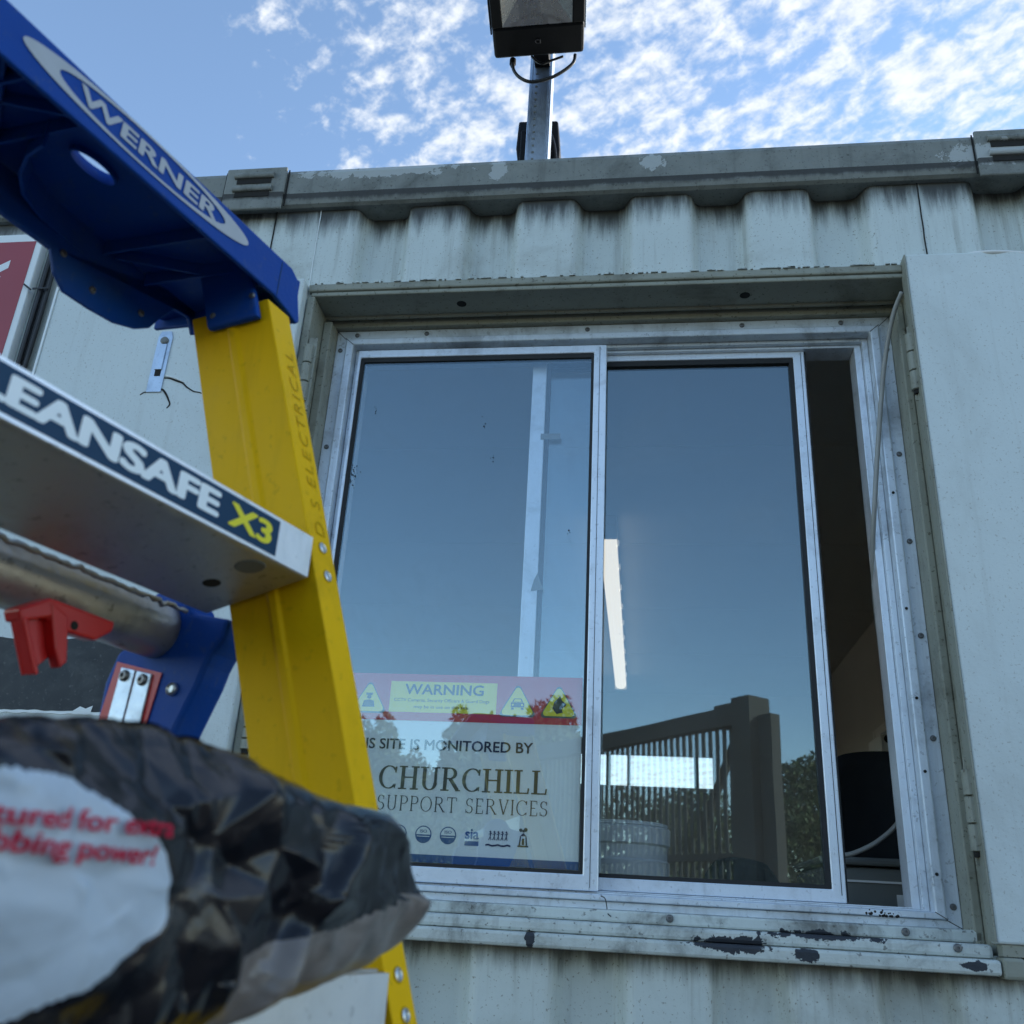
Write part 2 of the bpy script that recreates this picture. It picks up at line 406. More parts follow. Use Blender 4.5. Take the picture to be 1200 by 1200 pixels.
def glyph(ch, T, N):
    sf = lambda x, y: seg2(x - T * 1.15, y, x + T * 1.15, y, N * 1.1)
    st = lambda x, y0=0, y1=1: seg2(x, y0, x, y1, T) + sf(x, N * .5 if y0 == 0 else y0) + (sf(x, 1 - N * .5) if y1 == 1 else [])
    if ch == 'C': return arc(.44, .5, .38, .48, 42, 318, T, N) + seg2(.73, .70, .75, .96, N * 1.4) + seg2(.73, .04, .75, .22, N), .82
    if ch == 'H': return st(.16) + st(.70) + seg2(.16, .52, .70, .52, N), .86
    if ch == 'U': return seg2(.17, .3, .17, 1, T) + sf(.17, 1 - N * .5) + seg2(.68, .3, .68, 1, T * .8) + sf(.68, 1 - N * .5) + arc(.425, .32, .255, .30, 180, 360, T, N), .86
    if ch == 'R': return st(.16) + arc(.36, .75, .24, .225, -90, 90, T, N) + seg2(.16, .975, .36, .975, N) + seg2(.16, .525, .36, .525, N) + seg2(.38, .52, .74, .03, T) + seg2(.66, N / 2, .86, N / 2, N), .84
    if ch == 'P': return st(.16) + arc(.36, .73, .24, .245, -90, 90, T, N) + seg2(.16, .975, .36, .975, N) + seg2(.16, .485, .36, .485, N), .68
    if ch == 'I': return st(.17), .34
    if ch == 'L': return st(.16) + seg2(.16, N / 2, .6, N / 2, N) + seg2(.6, 0, .63, .24, N * 1.2), .68
    if ch == 'S': return arc(.30, .735, .20, .235, 35, 270, T, N) + arc(.30, .265, .22, .235, -145, 90, T, N) + seg2(.49, .72, .5, .96, N) + seg2(.07, .04, .06, .27, N), .60
    if ch == 'O': return arc(.46, .5, .38, .48, 0, 360, T, N, 28), .92
    if ch == 'T': return st(.38, 0, .99) + seg2(.04, .975, .72, .975, N) + seg2(.05, .98, .03, .76, N) + seg2(.71, .98, .73, .76, N), .76
    if ch == 'E': return st(.16) + seg2(.16, .975, .56, .975, N) + seg2(.16, .51, .46, .51, N) + seg2(.16, .025, .58, .025, N) + seg2(.56, .98, .57, .78, N) + seg2(.585, .02, .6, .24, N), .66
    if ch == 'V': return seg2(.10, .98, .40, .02, T) + seg2(.68, .98, .40, .02, N * 1.3) + sf(.12, 1 - N * .5) + sf(.67, 1 - N * .5), .76
    return [], .42
def serif(name, s, o, ux, uy, width, height, material, parent, T=.15, N=.06, lift=.0006, gap=.10):
    quads, x = [], 0.0
    for ch in s:
        g, w = glyph(ch, T, N)
        quads += [[(p[0] + x, p[1]) for p in q] for q in g]; x += w + gap
    kx = width / (x - gap); nz = Vector(ux).cross(Vector(uy)).normalized()
    vs, fs = [], []
    for i, q in enumerate(quads):
        k = len(vs); vs += [Vector(o) + ux * (p[0] * kx) + uy * (p[1] * height) + nz * (lift + (i % 7) * 3e-5) for p in q]; fs.append((k, k + 1, k + 2, k + 3))
    return link(name, vs, fs, material, parent)
def flat(name, pts, o, ux, uy, material, parent, lift):
    nz = Vector(ux).cross(Vector(uy)).normalized()
    return link(name, [Vector(o) + ux * p[0] + uy * p[1] + nz * lift for p in pts], [tuple(range(len(pts)))], material, parent)
def flats(name, polys, o, ux, uy, material, parent, lift):
    nz = Vector(ux).cross(Vector(uy)).normalized(); vs, fs = [], []
    for i, pts in enumerate(polys):
        k = len(vs); vs += [Vector(o) + ux * p[0] + uy * p[1] + nz * (lift + i * 2e-5) for p in pts]; fs.append(tuple(range(k, k + len(pts))))
    return link(name, vs, fs, material, parent)
X, Y, Z = Vector((1, 0, 0)), Vector((0, 1, 0)), Vector((0, 0, 1))
def circle(cx, cy, r, n=24, a0=0, a1=360): return [(cx + r * math.cos(R(a0 + (a1 - a0) * i / n)), cy + r * math.sin(R(a0 + (a1 - a0) * i / n))) for i in range(n + (a1 - a0 < 360))]

# ================================================================== the setting
g = link('ground', [(-900, -900, 0), (900, -900, 0), (900, 900, 0), (-900, 900, 0)], [(0, 1, 2, 3)], M_ground)
tag(g, 'grey tarmac yard in front of the cabin', None, None, 'structure')

# ================================================================== the cabin
CX0, CX1, CYB = -3.0, 3.06, 4.75
cabin = empty('site_cabin', (0, 2.3, 0), 'pale grey corrugated steel site cabin with a wide sliding window', 'cabin')
OX0, OX1, OZ0, OZ1 = -.725, .549, .93, 2.212
prof = [(CX0, 0), (-.655, 0), (-.637, .042), (-.548, .042), (-.530, 0)]
k = -2
while True:
    L = -.021 + .2545 * k
    wide = .085 if k == 2 else 0
    if k >= 3: L += .085
    if L > CX1 - .3: break
    prof += [(L + .128 + wide, 0), (L + .148 + wide, .042), (L + .2345 + wide, .042), (L + .2545 + wide, 0)]
    k += 1
prof.append((CX1, 0))
def cut(pr, x):
    out = []
    for a, b in zip(pr, pr[1:]):
        out.append(a)
        if a[0] < x < b[0]:
            t = (x - a[0]) / (b[0] - a[0]); out.append((x, a[1] + (b[1] - a[1]) * t))
    return out + [pr[-1]]
pr = cut(cut(prof, OX0), OX1)
vs, fs = [], []
WB, WT = .10, 2.555
for (xa, ya), (xb, yb) in zip(pr, pr[1:]):
    mid = (xa + xb) / 2
    spans = [(WB, OZ0), (OZ1, WT)] if OX0 < mid < OX1 else [(WB, WT)]
    for z0, z1 in spans:
        k = len(vs); vs += [(xa, ya, z0), (xb, yb, z0), (xb, yb, z1), (xa, ya, z1)]; fs.append((k, k + 1, k + 2, k + 3))
wall = link('wall', vs, fs, M_wall, cabin)
bm = bmesh.new(); bm.from_mesh(wall.data); bmesh.ops.remove_doubles(bm, verts=bm.verts, dist=1e-5); bmesh.ops.recalc_face_normals(bm, faces=bm.faces); bm.to_mesh(wall.data); bm.free()
b = wall.modifiers.new('bevel', 'BEVEL'); b.width = .012; b.segments = 4; b.limit_method = 'ANGLE'; b.angle_limit = R(20)
# weld lines and a panel seam beside the window
for x, w, mm in ((-.747, .0022, M_signwhite), (-.856, .0035, M_gap), (.592, .003, M_gap)):
    z1 = 2.452
    pts = [(x + noise.noise(Vector((0, 3, i * .9))) * .0015, -.0012, 2.20 + (z1 - 2.20) * i / 14) for i in range(15)]
    v, f = tube(pts, w / 2, 6); link('weld_seam', v, f, mm, cabin)
# top rail: rounded channel along the roof edge
rp = [(.05, 2.452), (-.012, 2.452), (-.020, 2.457), (-.024, 2.468), (-.024, 2.545), (-.018, 2.558), (-.006, 2.565), (.05, 2.568)]
xs = [CX0 + (CX1 - CX0) * i / 240 for i in range(241)]
vs, fs = [], []
for i, x in enumerate(xs):
    for j, (y, z) in enumerate(rp):
        w = noise.noise(Vector((x * 2.3, j * .3, 5))) * .0018
        vs.append((x, y + w, z + w * .8))
n = len(rp)
for i in range(len(xs) - 1):
    for j in range(n): fs.append((i * n + j, (i + 1) * n + j, (i + 1) * n + (j + 1) % n, i * n + (j + 1) % n))
link('top_rail', vs, fs, M_rail, cabin, smooth=False)
box('roof', (CX0, .051, 2.53), (CX1, CYB, 2.562), M_rail, cabin)
box('end_wall', (CX0, .037, .1), (CX0 + .05, CYB, 2.529), M_wall, cabin)
RW = (2.15, 3.15, 1.35, 1.86)   # window in the partition: y0 y1 z0 z1
box('end_wall', (CX1 - .05, .037, .1), (CX1, CYB, 2.529), M_wall, cabin)
box('bottom_rail', (CX0, -.02, .0), (CX1, CYB, .098), M_rail, cabin)
for x in (-.46, -.20, .055, .30, .56):     # bolts that hold the rail
    screw((x, .018, 2.434), (0, -1, -.2), .007, cabin, 'bolt')
# louvred vents pressed into the rail
def vent(x0, x1):
    p = link('vent', boxv((x0, -.033, 2.438), (x1, -.0255, 2.562)), BOXF, M_rail, cabin, .006)
    for zc in (2.526, 2.487):
        xa, xb = x0 + .03, x1 - .035
        link('slot', boxv((xa, -.0345, zc - .013), (xb, -.0335, zc + .004)), BOXF, M_gap, p)
        seg = []; n = 8
        for i in range(n + 1):
            t = math.pi * i / n
            seg.append((-.0335 - .0075 * math.sin(t) ** .7, zc + .010 + .008 * math.cos(t)))
        v = [(xa - .006, y, z) for y, z in seg] + [(xb + .006, y, z) for y, z in seg]; q = len(seg)
        f = [(i, i + 1, q + i + 1, q + i) for i in range(q - 1)] + [tuple(range(q)), tuple(range(2 * q - 1, q - 1, -1))]
        link('louvre', v, f, M_rail, p)
    for xe in (x0 - .004, x1 + .002):
        link('seam', boxv((xe, -.0262, 2.45), (xe + .003, -.0245, 2.556)), BOXF, M_gap, p)
vent(-.985, -.835); vent(.712, .872)

# window surround
s = link('window_surround', boxv((-.742, -.014, 2.212), (.5365, .05, 2.2315)), BOXF, M_surr, cabin, .004)
link('soffit', boxv((-.735, -.010, 2.2005), (.555, .088, 2.2115)), BOXF, M_surr, s, .003)
link('soffit_step', boxv((-.722, .0885, 2.1825), (.545, .19, 2.2095)), BOXF, M_surr, s, .003)
v, f = tube([(-.735 + 1.27 * i / 30, .074 + noise.noise(Vector((i * .4, 0, 0))) * .001, 2.199) for i in range(31)], .005, 8); link('sealant_bead', v, f, M_surr, s)
link('jamb', boxv((-.742, -.0115, .93), (-.7245, .088, 2.200)), BOXF, M_surr, s, .003)
link('jamb_step', boxv((-.7235, .060, .93), (-.7035, .19, 2.1820)), BOXF, M_surr, s, .003)
link('jamb', boxv((.5475, .001, .93), (.565, .088, 2.200)), BOXF, M_surr, s, .003)
link('jamb_step', boxv((.5315, .050, .93), (.5470, .19, 2.1820)), BOXF, M_surr, s, .003)
for u, v_ in ((541, 356), (873, 346)):
    q = onZ(u, v_, 2.2005); vv, ff = disc_stack(q, (0, 0, -1), [(-.002, .011), (.0006, .011)], 16); link('drain_hole', vv, ff, M_gap, s)
# rough torn paint along the head lip
vs, fs = [], []
for i in range(120):
    x = -.735 + 1.26 * i / 120 + random.uniform(-.004, .004); h = random.uniform(.0005, .0035)
    if random.random() < .55:
        k = len(vs); q = boxv((x, -.0165, 2.2315 - h * .5), (x + random.uniform(.004, .018), -.012, 2.2315 + h * .7)); vs += q; fs += [tuple(i_ + k for i_ in f_) for f_ in BOXF]
o = link('paint_flakes', vs, fs, M_sill, s); o['kind'] = 'stuff'
# sill of three ledges
s = link('window_sill', boxv((-.77, -.032, .902), (.541, .19, .9245)), BOXF, M_sill, cabin, .005)
link('ledge', boxv((-.765, -.012, .925), (.538, .19, .9455)), BOXF, M_sill, s, .006)
link('ledge', boxv((-.72, .05, .946), (.546, .19, .9655)), BOXF, M_sill, s, .004)
link('end_cap', boxv((.5425, -.034, .898), (.575, .05, .929)), BOXF, M_surr, s, .005)
link('rail_stub', boxv((.577, -.03, .905), (1.25, .0, .936)), BOXF, M_rail, s, .006)
for x, zc, yy in ((-.44, .957, .05), (.047, .957, .05), (.425, .957, .05), (.485, .938, -.012), (-.63, .957, .05)):
    screw((x, yy - .0005, zc), (0, -1, 0), .0065, s)

# the window itself
def ring(x0, x1, z0, z1, l, r, b_, t_, y0, y1):
    o4 = [(x0, z0), (x1, z0), (x1, z1), (x0, z1)]; i4 = [(x0 + l, z0 + b_), (x1 - r, z0 + b_), (x1 - r, z1 - t_), (x0 + l, z1 - t_)]
    vs = [(x, y0, z) for x, z in o4] + [(x, y0, z) for x, z in i4] + [(x, y1, z) for x, z in o4] + [(x, y1, z) for x, z in i4]
    fs = []
    for i in range(4):
        j = (i + 1) % 4
        fs += [(i, j, 4 + j, 4 + i), (8 + i, 12 + i, 12 + j, 8 + j), (i, 8 + i, 8 + j, j), (4 + i, 4 + j, 12 + j, 12 + i)]
    return vs, fs
def framed(name, x0, x1, z0, z1, l, r, b_, t_, y0, y1, material, parent, bevel=.0015):
    v, f = ring(x0, x1, z0, z1, l, r, b_, t_, y0, y1)
    return link(name, v, f, material, parent, bevel)
FX0, FX1, FZ0, FZ1 = -.703, .531, .966, 2.182
win = framed('window_frame', FX0, FX1, FZ0, FZ1, .025, .025, .013, .025, .104, .19, M_alu, cabin)
framed('frame_ridge', FX0 + .0255, FX1 - .0255, FZ0 + .0135, FZ1 - .0255, .019, .019, .011, .017, .094, .188, M_alu, win, .003)
framed('frame_lip', FX0 + .045, FX1 - .045, FZ0 + .025, FZ1 - .043, .010, .012, .003, .008, .120, .186, M_alu, win)
framed('frame_track', FX0 + .0555, FX1 - .0575, FZ0 + .0285, FZ1 - .0515, .004, .014, .002, .006, .132, .184, M_alu2, win)
def mitre(px0, pz0, px1, pz1, y):
    v, f = tube([(px0, y, pz0), (px1, y, pz1)], .0007, 5); link('mitre_joint', v, f, M_gap, win)
for sx, xe in ((1, FX0), (-1, FX1)):
    mitre(xe, FZ1, xe + sx * .025, FZ1 - .025, .1037); mitre(xe + sx * .0255, FZ1 - .0255, xe + sx * .0445, FZ1 - .0425, .0937)
    mitre(xe, FZ0, xe + sx * .025, FZ0 + .013, .1037); mitre(xe + sx * .0255, FZ0 + .0135, xe + sx * .0445, FZ0 + .0245, .0937)
for x in (-.655, -.49, -.12, .22, .43): screw((x, .1035, FZ1 - .012), (0, -1, 0), .0055, win)
for z in (1.0, 1.28, 1.47, 1.66, 1.85, 2.1):
    screw((FX1 - .012, .1035, z), (0, -1, 0), .0055, win); screw((FX0 + .012, .1035, z + .03), (0, -1, 0), .0055, win)
for q in ((.43, 1.35), (.455, 1.52), (.46, 1.22), (.44, 1.76), (.468, 1.05)): # dirt spots on the jamb ridge
    screw((FX1 - .035, .0935, q[1]), (0, -1, 0), .0028, win, 'dirt_spot', M_gap)
# rust-eaten spot on the bottom bar
vs, fs = [], []
for i in range(26):
    x = .405 + random.gauss(0, .018); z = .984 + random.gauss(0, .0028)
    v, f = disc_stack((x, .0939, min(max(z, .9805), .9885)), (0, -1, 0), [(-.0005, random.uniform(.001, .004)), (.0004, .001)], 7); vs, fs = merge([(vs, fs), (v, f)])
link('corroded_spot', vs, fs, M_gap, win)

fixed = framed('fixed_sash', -.6465, -.076, .9945, 2.1305, .0065, .028, .027, .020, .106, .126, M_alu2, cabin, .002)
framed('gasket', -.640, -.104, 1.0215, 2.1105, .008, .006, .006, .011, .1085, .1255, M_rubber, fixed, 0)
link('pane', boxv((-.638, .1120, 1.023), (-.106, .1150, 2.109)), BOXF, M_glass, fixed)
link('stile_groove', boxv((-.0915, .1052, 1.0), (-.0905, .1058, 2.125)), BOXF, M_gap, fixed)
slide = framed('sliding_sash', -.244, .355, .9975, 2.129, .032, .024, .022, .020, .142, .166, M_alu2, cabin, .002)
framed('gasket', -.212, .331, 1.0195, 2.109, .009, .009, .007, .012, .1445, .1655, M_rubber, slide, 0)
link('pane', boxv((-.2045, .1520, 1.025), (.3235, .1550, 2.099)), BOXF, M_glass, slide)
link('stile_groove', boxv((.3465, .1412, 1.01), (.3475, .1418, 2.12)), BOXF, M_gap, slide)
link('brush_seal', boxv((.3555, .146, 1.0), (.3585, .164, 2.126)), BOXF, M_rubber, slide)
q_ = onY(641, 512, .141); link('tape_scrap', boxv((q_.x - .014, .1405, q_.z - .006), (q_.x + .030, .1412, q_.z + .008)), BOXF, M_print, slide)
q_ = onY(629, 682, .141); v, f = prism([(-.012, -.02), (.014, -.016), (.006, .004), (.001, .02), (-.006, .004)], Vector((q_.x, .1412, q_.z)), X, Z, -Y, .0006); link('tape_scrap', v, f, M_print, slide)
rnd_ = random.Random(12)
for cu_, cv_, n_, sp_ in ((411, 556, 60, 8), (441, 478, 7, 3), (567, 496, 5, 4), (577, 538, 6, 3), (668, 628, 5, 5)):
    vs, fs = [], []
    for i in range(n_):
        q_ = onY(cu_ + rnd_.gauss(0, sp_ * .4), cv_ + rnd_.gauss(0, sp_), .1119)
        if not (-.63 < q_.x < -.112 and 1.03 < q_.z < 2.09): continue
        v, f = disc_stack(q_, (0, -1, 0), [(-.0002, rnd_.uniform(.0005, .0022)), (.0002, .0004)], 6); vs, fs = merge([(vs, fs), (v, f)])
    link('dirt_mark', vs, fs, M_gap, fixed)['kind'] = 'stuff'

# shutters, opened flat against the wall
def shutter(x0, x1, z0, z1, hinge_x, hz, lab):
    p = link('window_shutter', boxv((x0, -.034, z0), (x1, -.002, z1)), BOXF, M_shut, cabin, .004)
    p['label'] = lab
    for za, zb in hz:
        n = 3
        for i in range(n):
            h = (zb - za) / n
            v, f = disc_stack((hinge_x, -.012, za + i * h + .001), (0, 0, 1), [(0, .0085), (.001, .0105), (h - .003, .0105), (h - .002, .0085)], 14)
            link('hinge_knuckle', v, f, M_surr, p)
        link('hinge_leaf', boxv((hinge_x - .004, -.0105, za - .02), (hinge_x + .016, -.0065, zb + .02)), BOXF, M_surr, p, .001)
        v, f = disc_stack((hinge_x, -.012, za - .0075), (0, 0, 1), [(0, .006), (.008, .007)], 10); link('hinge_pin', v, f, M_gap, p)
    return p
shl = shutter(-1.338, -.745, .947, 2.234, -.718, ((1.93, 2.07), (1.20, 1.26)), 'left shutter leaf with a bolt slot and torn paint')
shr = shutter(.5375, 1.16, .947, 2.240, .5335, ((1.93, 2.06), (1.08, 1.21)), 'right shutter leaf, plain and pale')
link('edge_strip', boxv((.5345, -.0352, .95), (.5372, -.004, 2.238)), BOXF, M_surr, shr)
link('bottom_lip', boxv((.545, -.030, .930), (1.15, -.006, .9465)), BOXF, M_surr, shr)
link('edge_strip', boxv((-1.343, -.036, .95), (-1.3385, -.004, 2.232)), BOXF, M_signwhite, shl)  # white strip stands in for light caught on the leaf's outer edge
# bolt slot on the left leaf
bx = -1.044
lp = [(bx - .017, 1.945), (bx + .017, 1.945), (bx + .017, 2.085), (bx + .012, 2.100), (bx - .012, 2.100), (bx - .017, 2.085)]
v, f = prism(lp, Vector((0, -.0345, 0)), X, Z, -Y, .0022); link('bolt_plate', v, f, M_galv, shl, .0008)
link('bolt_slot', boxv((bx - .006, -.0378, 1.985), (bx + .007, -.0368, 2.035)), BOXF, M_gap, shl)
link('bolt_shaft', boxv((bx - .0085, -.0395, 2.0), (bx + .0085, -.0372, 2.066)), BOXF, M_galv, shl, .001)
v, f = disc_stack((bx, -.0367, 2.075), (0, -1, 0), [(0, .009), (.003, .009), (.0045, .006)], 16); link('bolt_knob', v, f, M_print, shl)
v, f = disc_stack((bx, -.0344, 2.113), (0, -1, 0), [(0, .003), (.0008, .003)], 8); link('rivet_hole', v, f, M_gap, shl)
def crack(pts, w, mm=None):
    pts = [(x, -.0345, z) for x, z in pts]
    L = spline(pts, 6); n = len(L)
    v, f = tube([p + Vector((noise.noise(p * 60) * .003, 0, noise.noise(p * 60 + Vector((9, 0, 0))) * .003)) for p in L], [w * (1 - .8 * abs(i / n - .35)) for i in range(n)], 5)
    link('paint_tear', v, f, mm or M_gap, shl)
def C2(u, v_): q = onY(u, v_, -.034); return (q.x, q.z)
crack([C2(192, 443), C2(205, 446), C2(214, 449), C2(224, 457), C2(236, 461)], .0022)
crack([C2(181, 458), C2(190, 457), C2(196, 466), C2(199, 473), C2(195, 479)], .0024)
crack([C2(165, 463), C2(173, 458), C2(181, 457)], .0014)
crack([C2(193, 440), C2(204, 443), C2(216, 447)], .0022, M_signwhite)
# dark unpainted strip low on the left leaf, with ragged paint edges
vs, top, bot = [], [], []
x0, x1 = -1.337, -.93
for i in range(60):
    x = x0 + (x1 - x0) * i / 59
    top.append((x, 1.396 + noise.noise(Vector((x * 30, 0, 0))) * .003)); bot.append((x, 1.257 + noise.noise(Vector((x * 40, 7, 0))) * .003))
v, f = prism(top + bot[::-1], Vector((0, -.0343, 0)), X, Z, -Y, .0006); bare = link('bare_patch', v, f, mat('bare_dark_primer', (.018, .024, .03), .6, 0, .3, 12, (.10, .11, .11), .3, 20, .5, 120), shl)
wp = [(x, z - .001) for x, z in bot] + [(x, 1.251 + noise.noise(Vector((x * 55, 3, 0))) * .003) for x, z in bot][::-1]
v, f = prism(wp, Vector((0, -.0343, 0)), X, Z, -Y, .0014); link('paint_edge', v, f, M_signwhite, shl)
flk = [(-1.06, 1.256), (-1.022, 1.256), (-1.02, 1.268), (-1.033, 1.262), (-1.045, 1.266)]
v, f = prism(flk, Vector((0, -.0352, 0)), X, Z, -Y, .001); link('paint_flake', v, f, M_signwhite, shl)

# inside of the cabin
IY0, IY1, IX0, IX1, IZ0, IZ1 = .192, 4.68, -2.4, 1.12, .14, 2.36
for lo, hi in (((IX0, IY0, IZ0), (FX0 + .03, IY0 + .02, IZ1)), ((FX1 - .03, IY0, IZ0), (IX1, IY0 + .02, IZ1)),
               ((FX0 + .0305, IY0, IZ0), (FX1 - .0305, IY0 + .02, FZ0 + .015)), ((FX0 + .0305, IY0, FZ1 - .03), (FX1 - .0305, IY0 + .02, IZ1))):
    link('lining_panel', boxv(lo, hi), BOXF, M_inwall, cabin)
link('cabin_floor', boxv((IX0, IY0, .1), (IX1, IY1, .1395)), BOXF, M_infloor, cabin)
link('side_lining', boxv((IX0 - .03, IY0, IZ0), (IX0 - .001, IY1, IZ1)), BOXF, M_inwall, cabin)
# right side lining round a small window
rl = link('side_lining', boxv((IX1 + .001, IY0, IZ0), (IX1 + .03, RW[0], IZ1)), BOXF, M_inwall, cabin)
link('lining_piece', boxv((IX1 + .001, RW[1], IZ0), (IX1 + .03, IY1, IZ1)), BOXF, M_inwall, rl)
link('lining_piece', boxv((IX1 + .001, RW[0] + .0005, IZ0), (IX1 + .03, RW[1] - .0005, RW[2])), BOXF, M_inwall, rl)
link('lining_piece', boxv((IX1 + .001, RW[0] + .0005, RW[3]), (IX1 + .03, RW[1] - .0005, IZ1)), BOXF, M_inwall, rl)
sw = link('side_window', boxv((IX1 - .004, RW[0] + .002, RW[2] + .001), (IX1 + .075, RW[0] + .045, RW[3] - .001)), BOXF, M_batten, cabin)
link('frame_bar', boxv((IX1 - .004, RW[1] - .045, RW[2] + .001), (IX1 + .075, RW[1] - .002, RW[3] - .001)), BOXF, M_batten, sw)
link('frame_bar', boxv((IX1 - .003, RW[0] + .046, RW[3] - .04), (IX1 + .074, RW[1] - .046, RW[3] - .001)), BOXF, M_batten, sw)
link('frame_bar', boxv((IX1 - .003, RW[0] + .046, RW[2] + .001), (IX1 + .074, RW[1] - .046, RW[2] + .04)), BOXF, M_batten, sw)
link('frame_bar', boxv((IX1 - .002, 2.64, RW[2] + .041), (IX1 + .06, 2.67, RW[3] - .041)), BOXF, M_print, sw)
link('pane', boxv((IX1 + .03, RW[0] + .046, RW[2] + .041), (IX1 + .033, RW[1] - .046, RW[3] - .041)), BOXF, M_glassrear, sw)
# rear wall round the rear window
bw0, bw1 = onY(660, 883, IY1), onY(842, 925, IY1)
BX0, BX1, BZ1, BZ0 = bw0.x, bw1.x, onY(770, 882, IY1).z, onY(770, 928, IY1).z
for lo, hi in (((IX0, IY1, IZ0), (BX0, IY1 + .03, IZ1)), ((BX1, IY1, IZ0), (IX1 + .03, IY1 + .03, IZ1)), ((BX0 + .0005, IY1, IZ0), (BX1 - .0005, IY1 + .03, BZ0)), ((BX0 + .0005, IY1, BZ1), (BX1 - .0005, IY1 + .03, IZ1))):
    link('rear_lining', boxv(lo, hi), BOXF, M_inwall, cabin)
v, f = ring(BX0 + .001, BX1 - .001, BZ0 + .001, BZ1 - .001, .03, .03, .03, .02, IY1 - .01, IY1 + .025)
rw = link('rear_window', v, f, M_inwall, cabin)
for u, w in ((713, .03), (737, .022), (816, .03)):
    x = onY(u, 900, IY1).x; link('mullion', boxv((x - w / 2, IY1 - .005, BZ0 + .032), (x + w / 2, IY1 + .02, BZ1 - .022)), BOXF, M_print, rw)
link('pane', boxv((BX0 + .03, IY1 + .008, BZ0 + .03), (BX1 - .03, IY1 + .011, BZ1 - .02)), BOXF, M_glassrear, rw)
# next room; its rear window is added to make the side window bright
link('rear_wall', boxv((IX1 + .031, IY1, .1), (CX1 - .051, IY1 + .03, 1.0)), BOXF, M_inwall, cabin)
link('rear_wall', boxv((IX1 + .031, IY1, 2.2), (CX1 - .051, IY1 + .03, 2.529)), BOXF, M_inwall, cabin)
v, f = ring(IX1 + .04, CX1 - .06, 1.0005, 2.1995, .06, .06, .04, .04, IY1, IY1 + .03)
rw2 = link('rear_window', v, f, M_batten, cabin)
link('pane', boxv((IX1 + .10, IY1 + .012, 1.041), (CX1 - .12, IY1 + .015, 2.159)), BOXF, M_glassrear, rw2)
link('cabin_floor', boxv((IX1 + .031, IY0, .1), (CX1 - .051, IY1, .1395)), BOXF, M_infloor, cabin)
# ceiling in panels
ys = [IY0, 1.06, 1.925, 2.79, 3.655, IY1 + .03]
for a_, b_ in zip(ys, ys[1:]):
    link('ceiling_panel', boxv((IX0 - .03, a_ + .003, IZ1 + .001), (IX1 + .03, b_ - .003, IZ1 + .02)), BOXF, M_inceil, cabin, .001)
link('ceiling_backing', boxv((IX0 - .04, IY0, IZ1 + .0215), (IX1 + .04, IY1 + .04, IZ1 + .03)), BOXF, M_gap, cabin)

# ================================================================== things inside the cabin
bt = empty('ceiling_light', (onZ(722, 700, 2.33).x, 2.3, 2.33), 'long glowing fluorescent ceiling light seen through the right pane', 'ceiling light')
p0, p1 = onZ(721, 612, 2.33), onZ(722, 797, 2.33)
bxm = (p0.x + p1.x) / 2
link('body', boxv((bxm - .035, p0.y, 2.318), (bxm + .035, p1.y, 2.359)), BOXF, M_batten, bt, .004)
dfp = [(-.030, 2.3175), (-.034, 2.300), (-.027, 2.280), (-.010, 2.272), (.010, 2.272), (.027, 2.280), (.034, 2.300), (.030, 2.3175)]
v, f = prism(dfp, Vector((bxm, p0.y + .02, 0)), X, Z, Y, p1.y - p0.y - .04); df_ = link('diffuser', v, f, M_tubelit, bt, .004)
for y in (p0.y + .002, p1.y - .018): link('end_cap', boxv((bxm - .036, y, 2.268), (bxm + .036, y + .016, 2.3178)), BOXF, M_batten, bt)
for i in range(9): link('clip', boxv((bxm + .0352, p0.y + .15 + i * .27, 2.292), (bxm + .042, p0.y + .17 + i * .27, 2.3165)), BOXF, M_batten, bt)

dk = empty('desk', (.2, .6, .14), 'low desk under the window inside the cabin', 'desk')
link('desktop', boxv((-1.2, .25, .80), (1.08, .88, .83)), BOXF, M_desk, dk, .003)
for x in (-1.15, 1.03): link('leg', boxv((x - .025, .3, .14), (x + .025, .84, .7995)), BOXF, M_print2, dk)
# bucket
bc = empty('bucket', (-.042, .42, .83), 'white plastic bucket standing inside the right pane', 'bucket')
prf = [(0, .080), (.004, .084), (.20, .0935), (.205, .099), (.232, .100), (.236, .0955), (.262, .096), (.266, .102), (.296, .103), (.300, .098), (.295, .094), (.02, .08)]
v, f = disc_stack((-.042, .42, .83), (0, 0, 1), prf, 40); link('body', v, f, M_bucket, bc, smooth=False)
v, f = disc_stack((-.042, .42, 1.131), (0, 0, 1), [(0, .097), (.006, .097), (.008, .09)], 40); link('lid', v, f, M_bucket, bc)
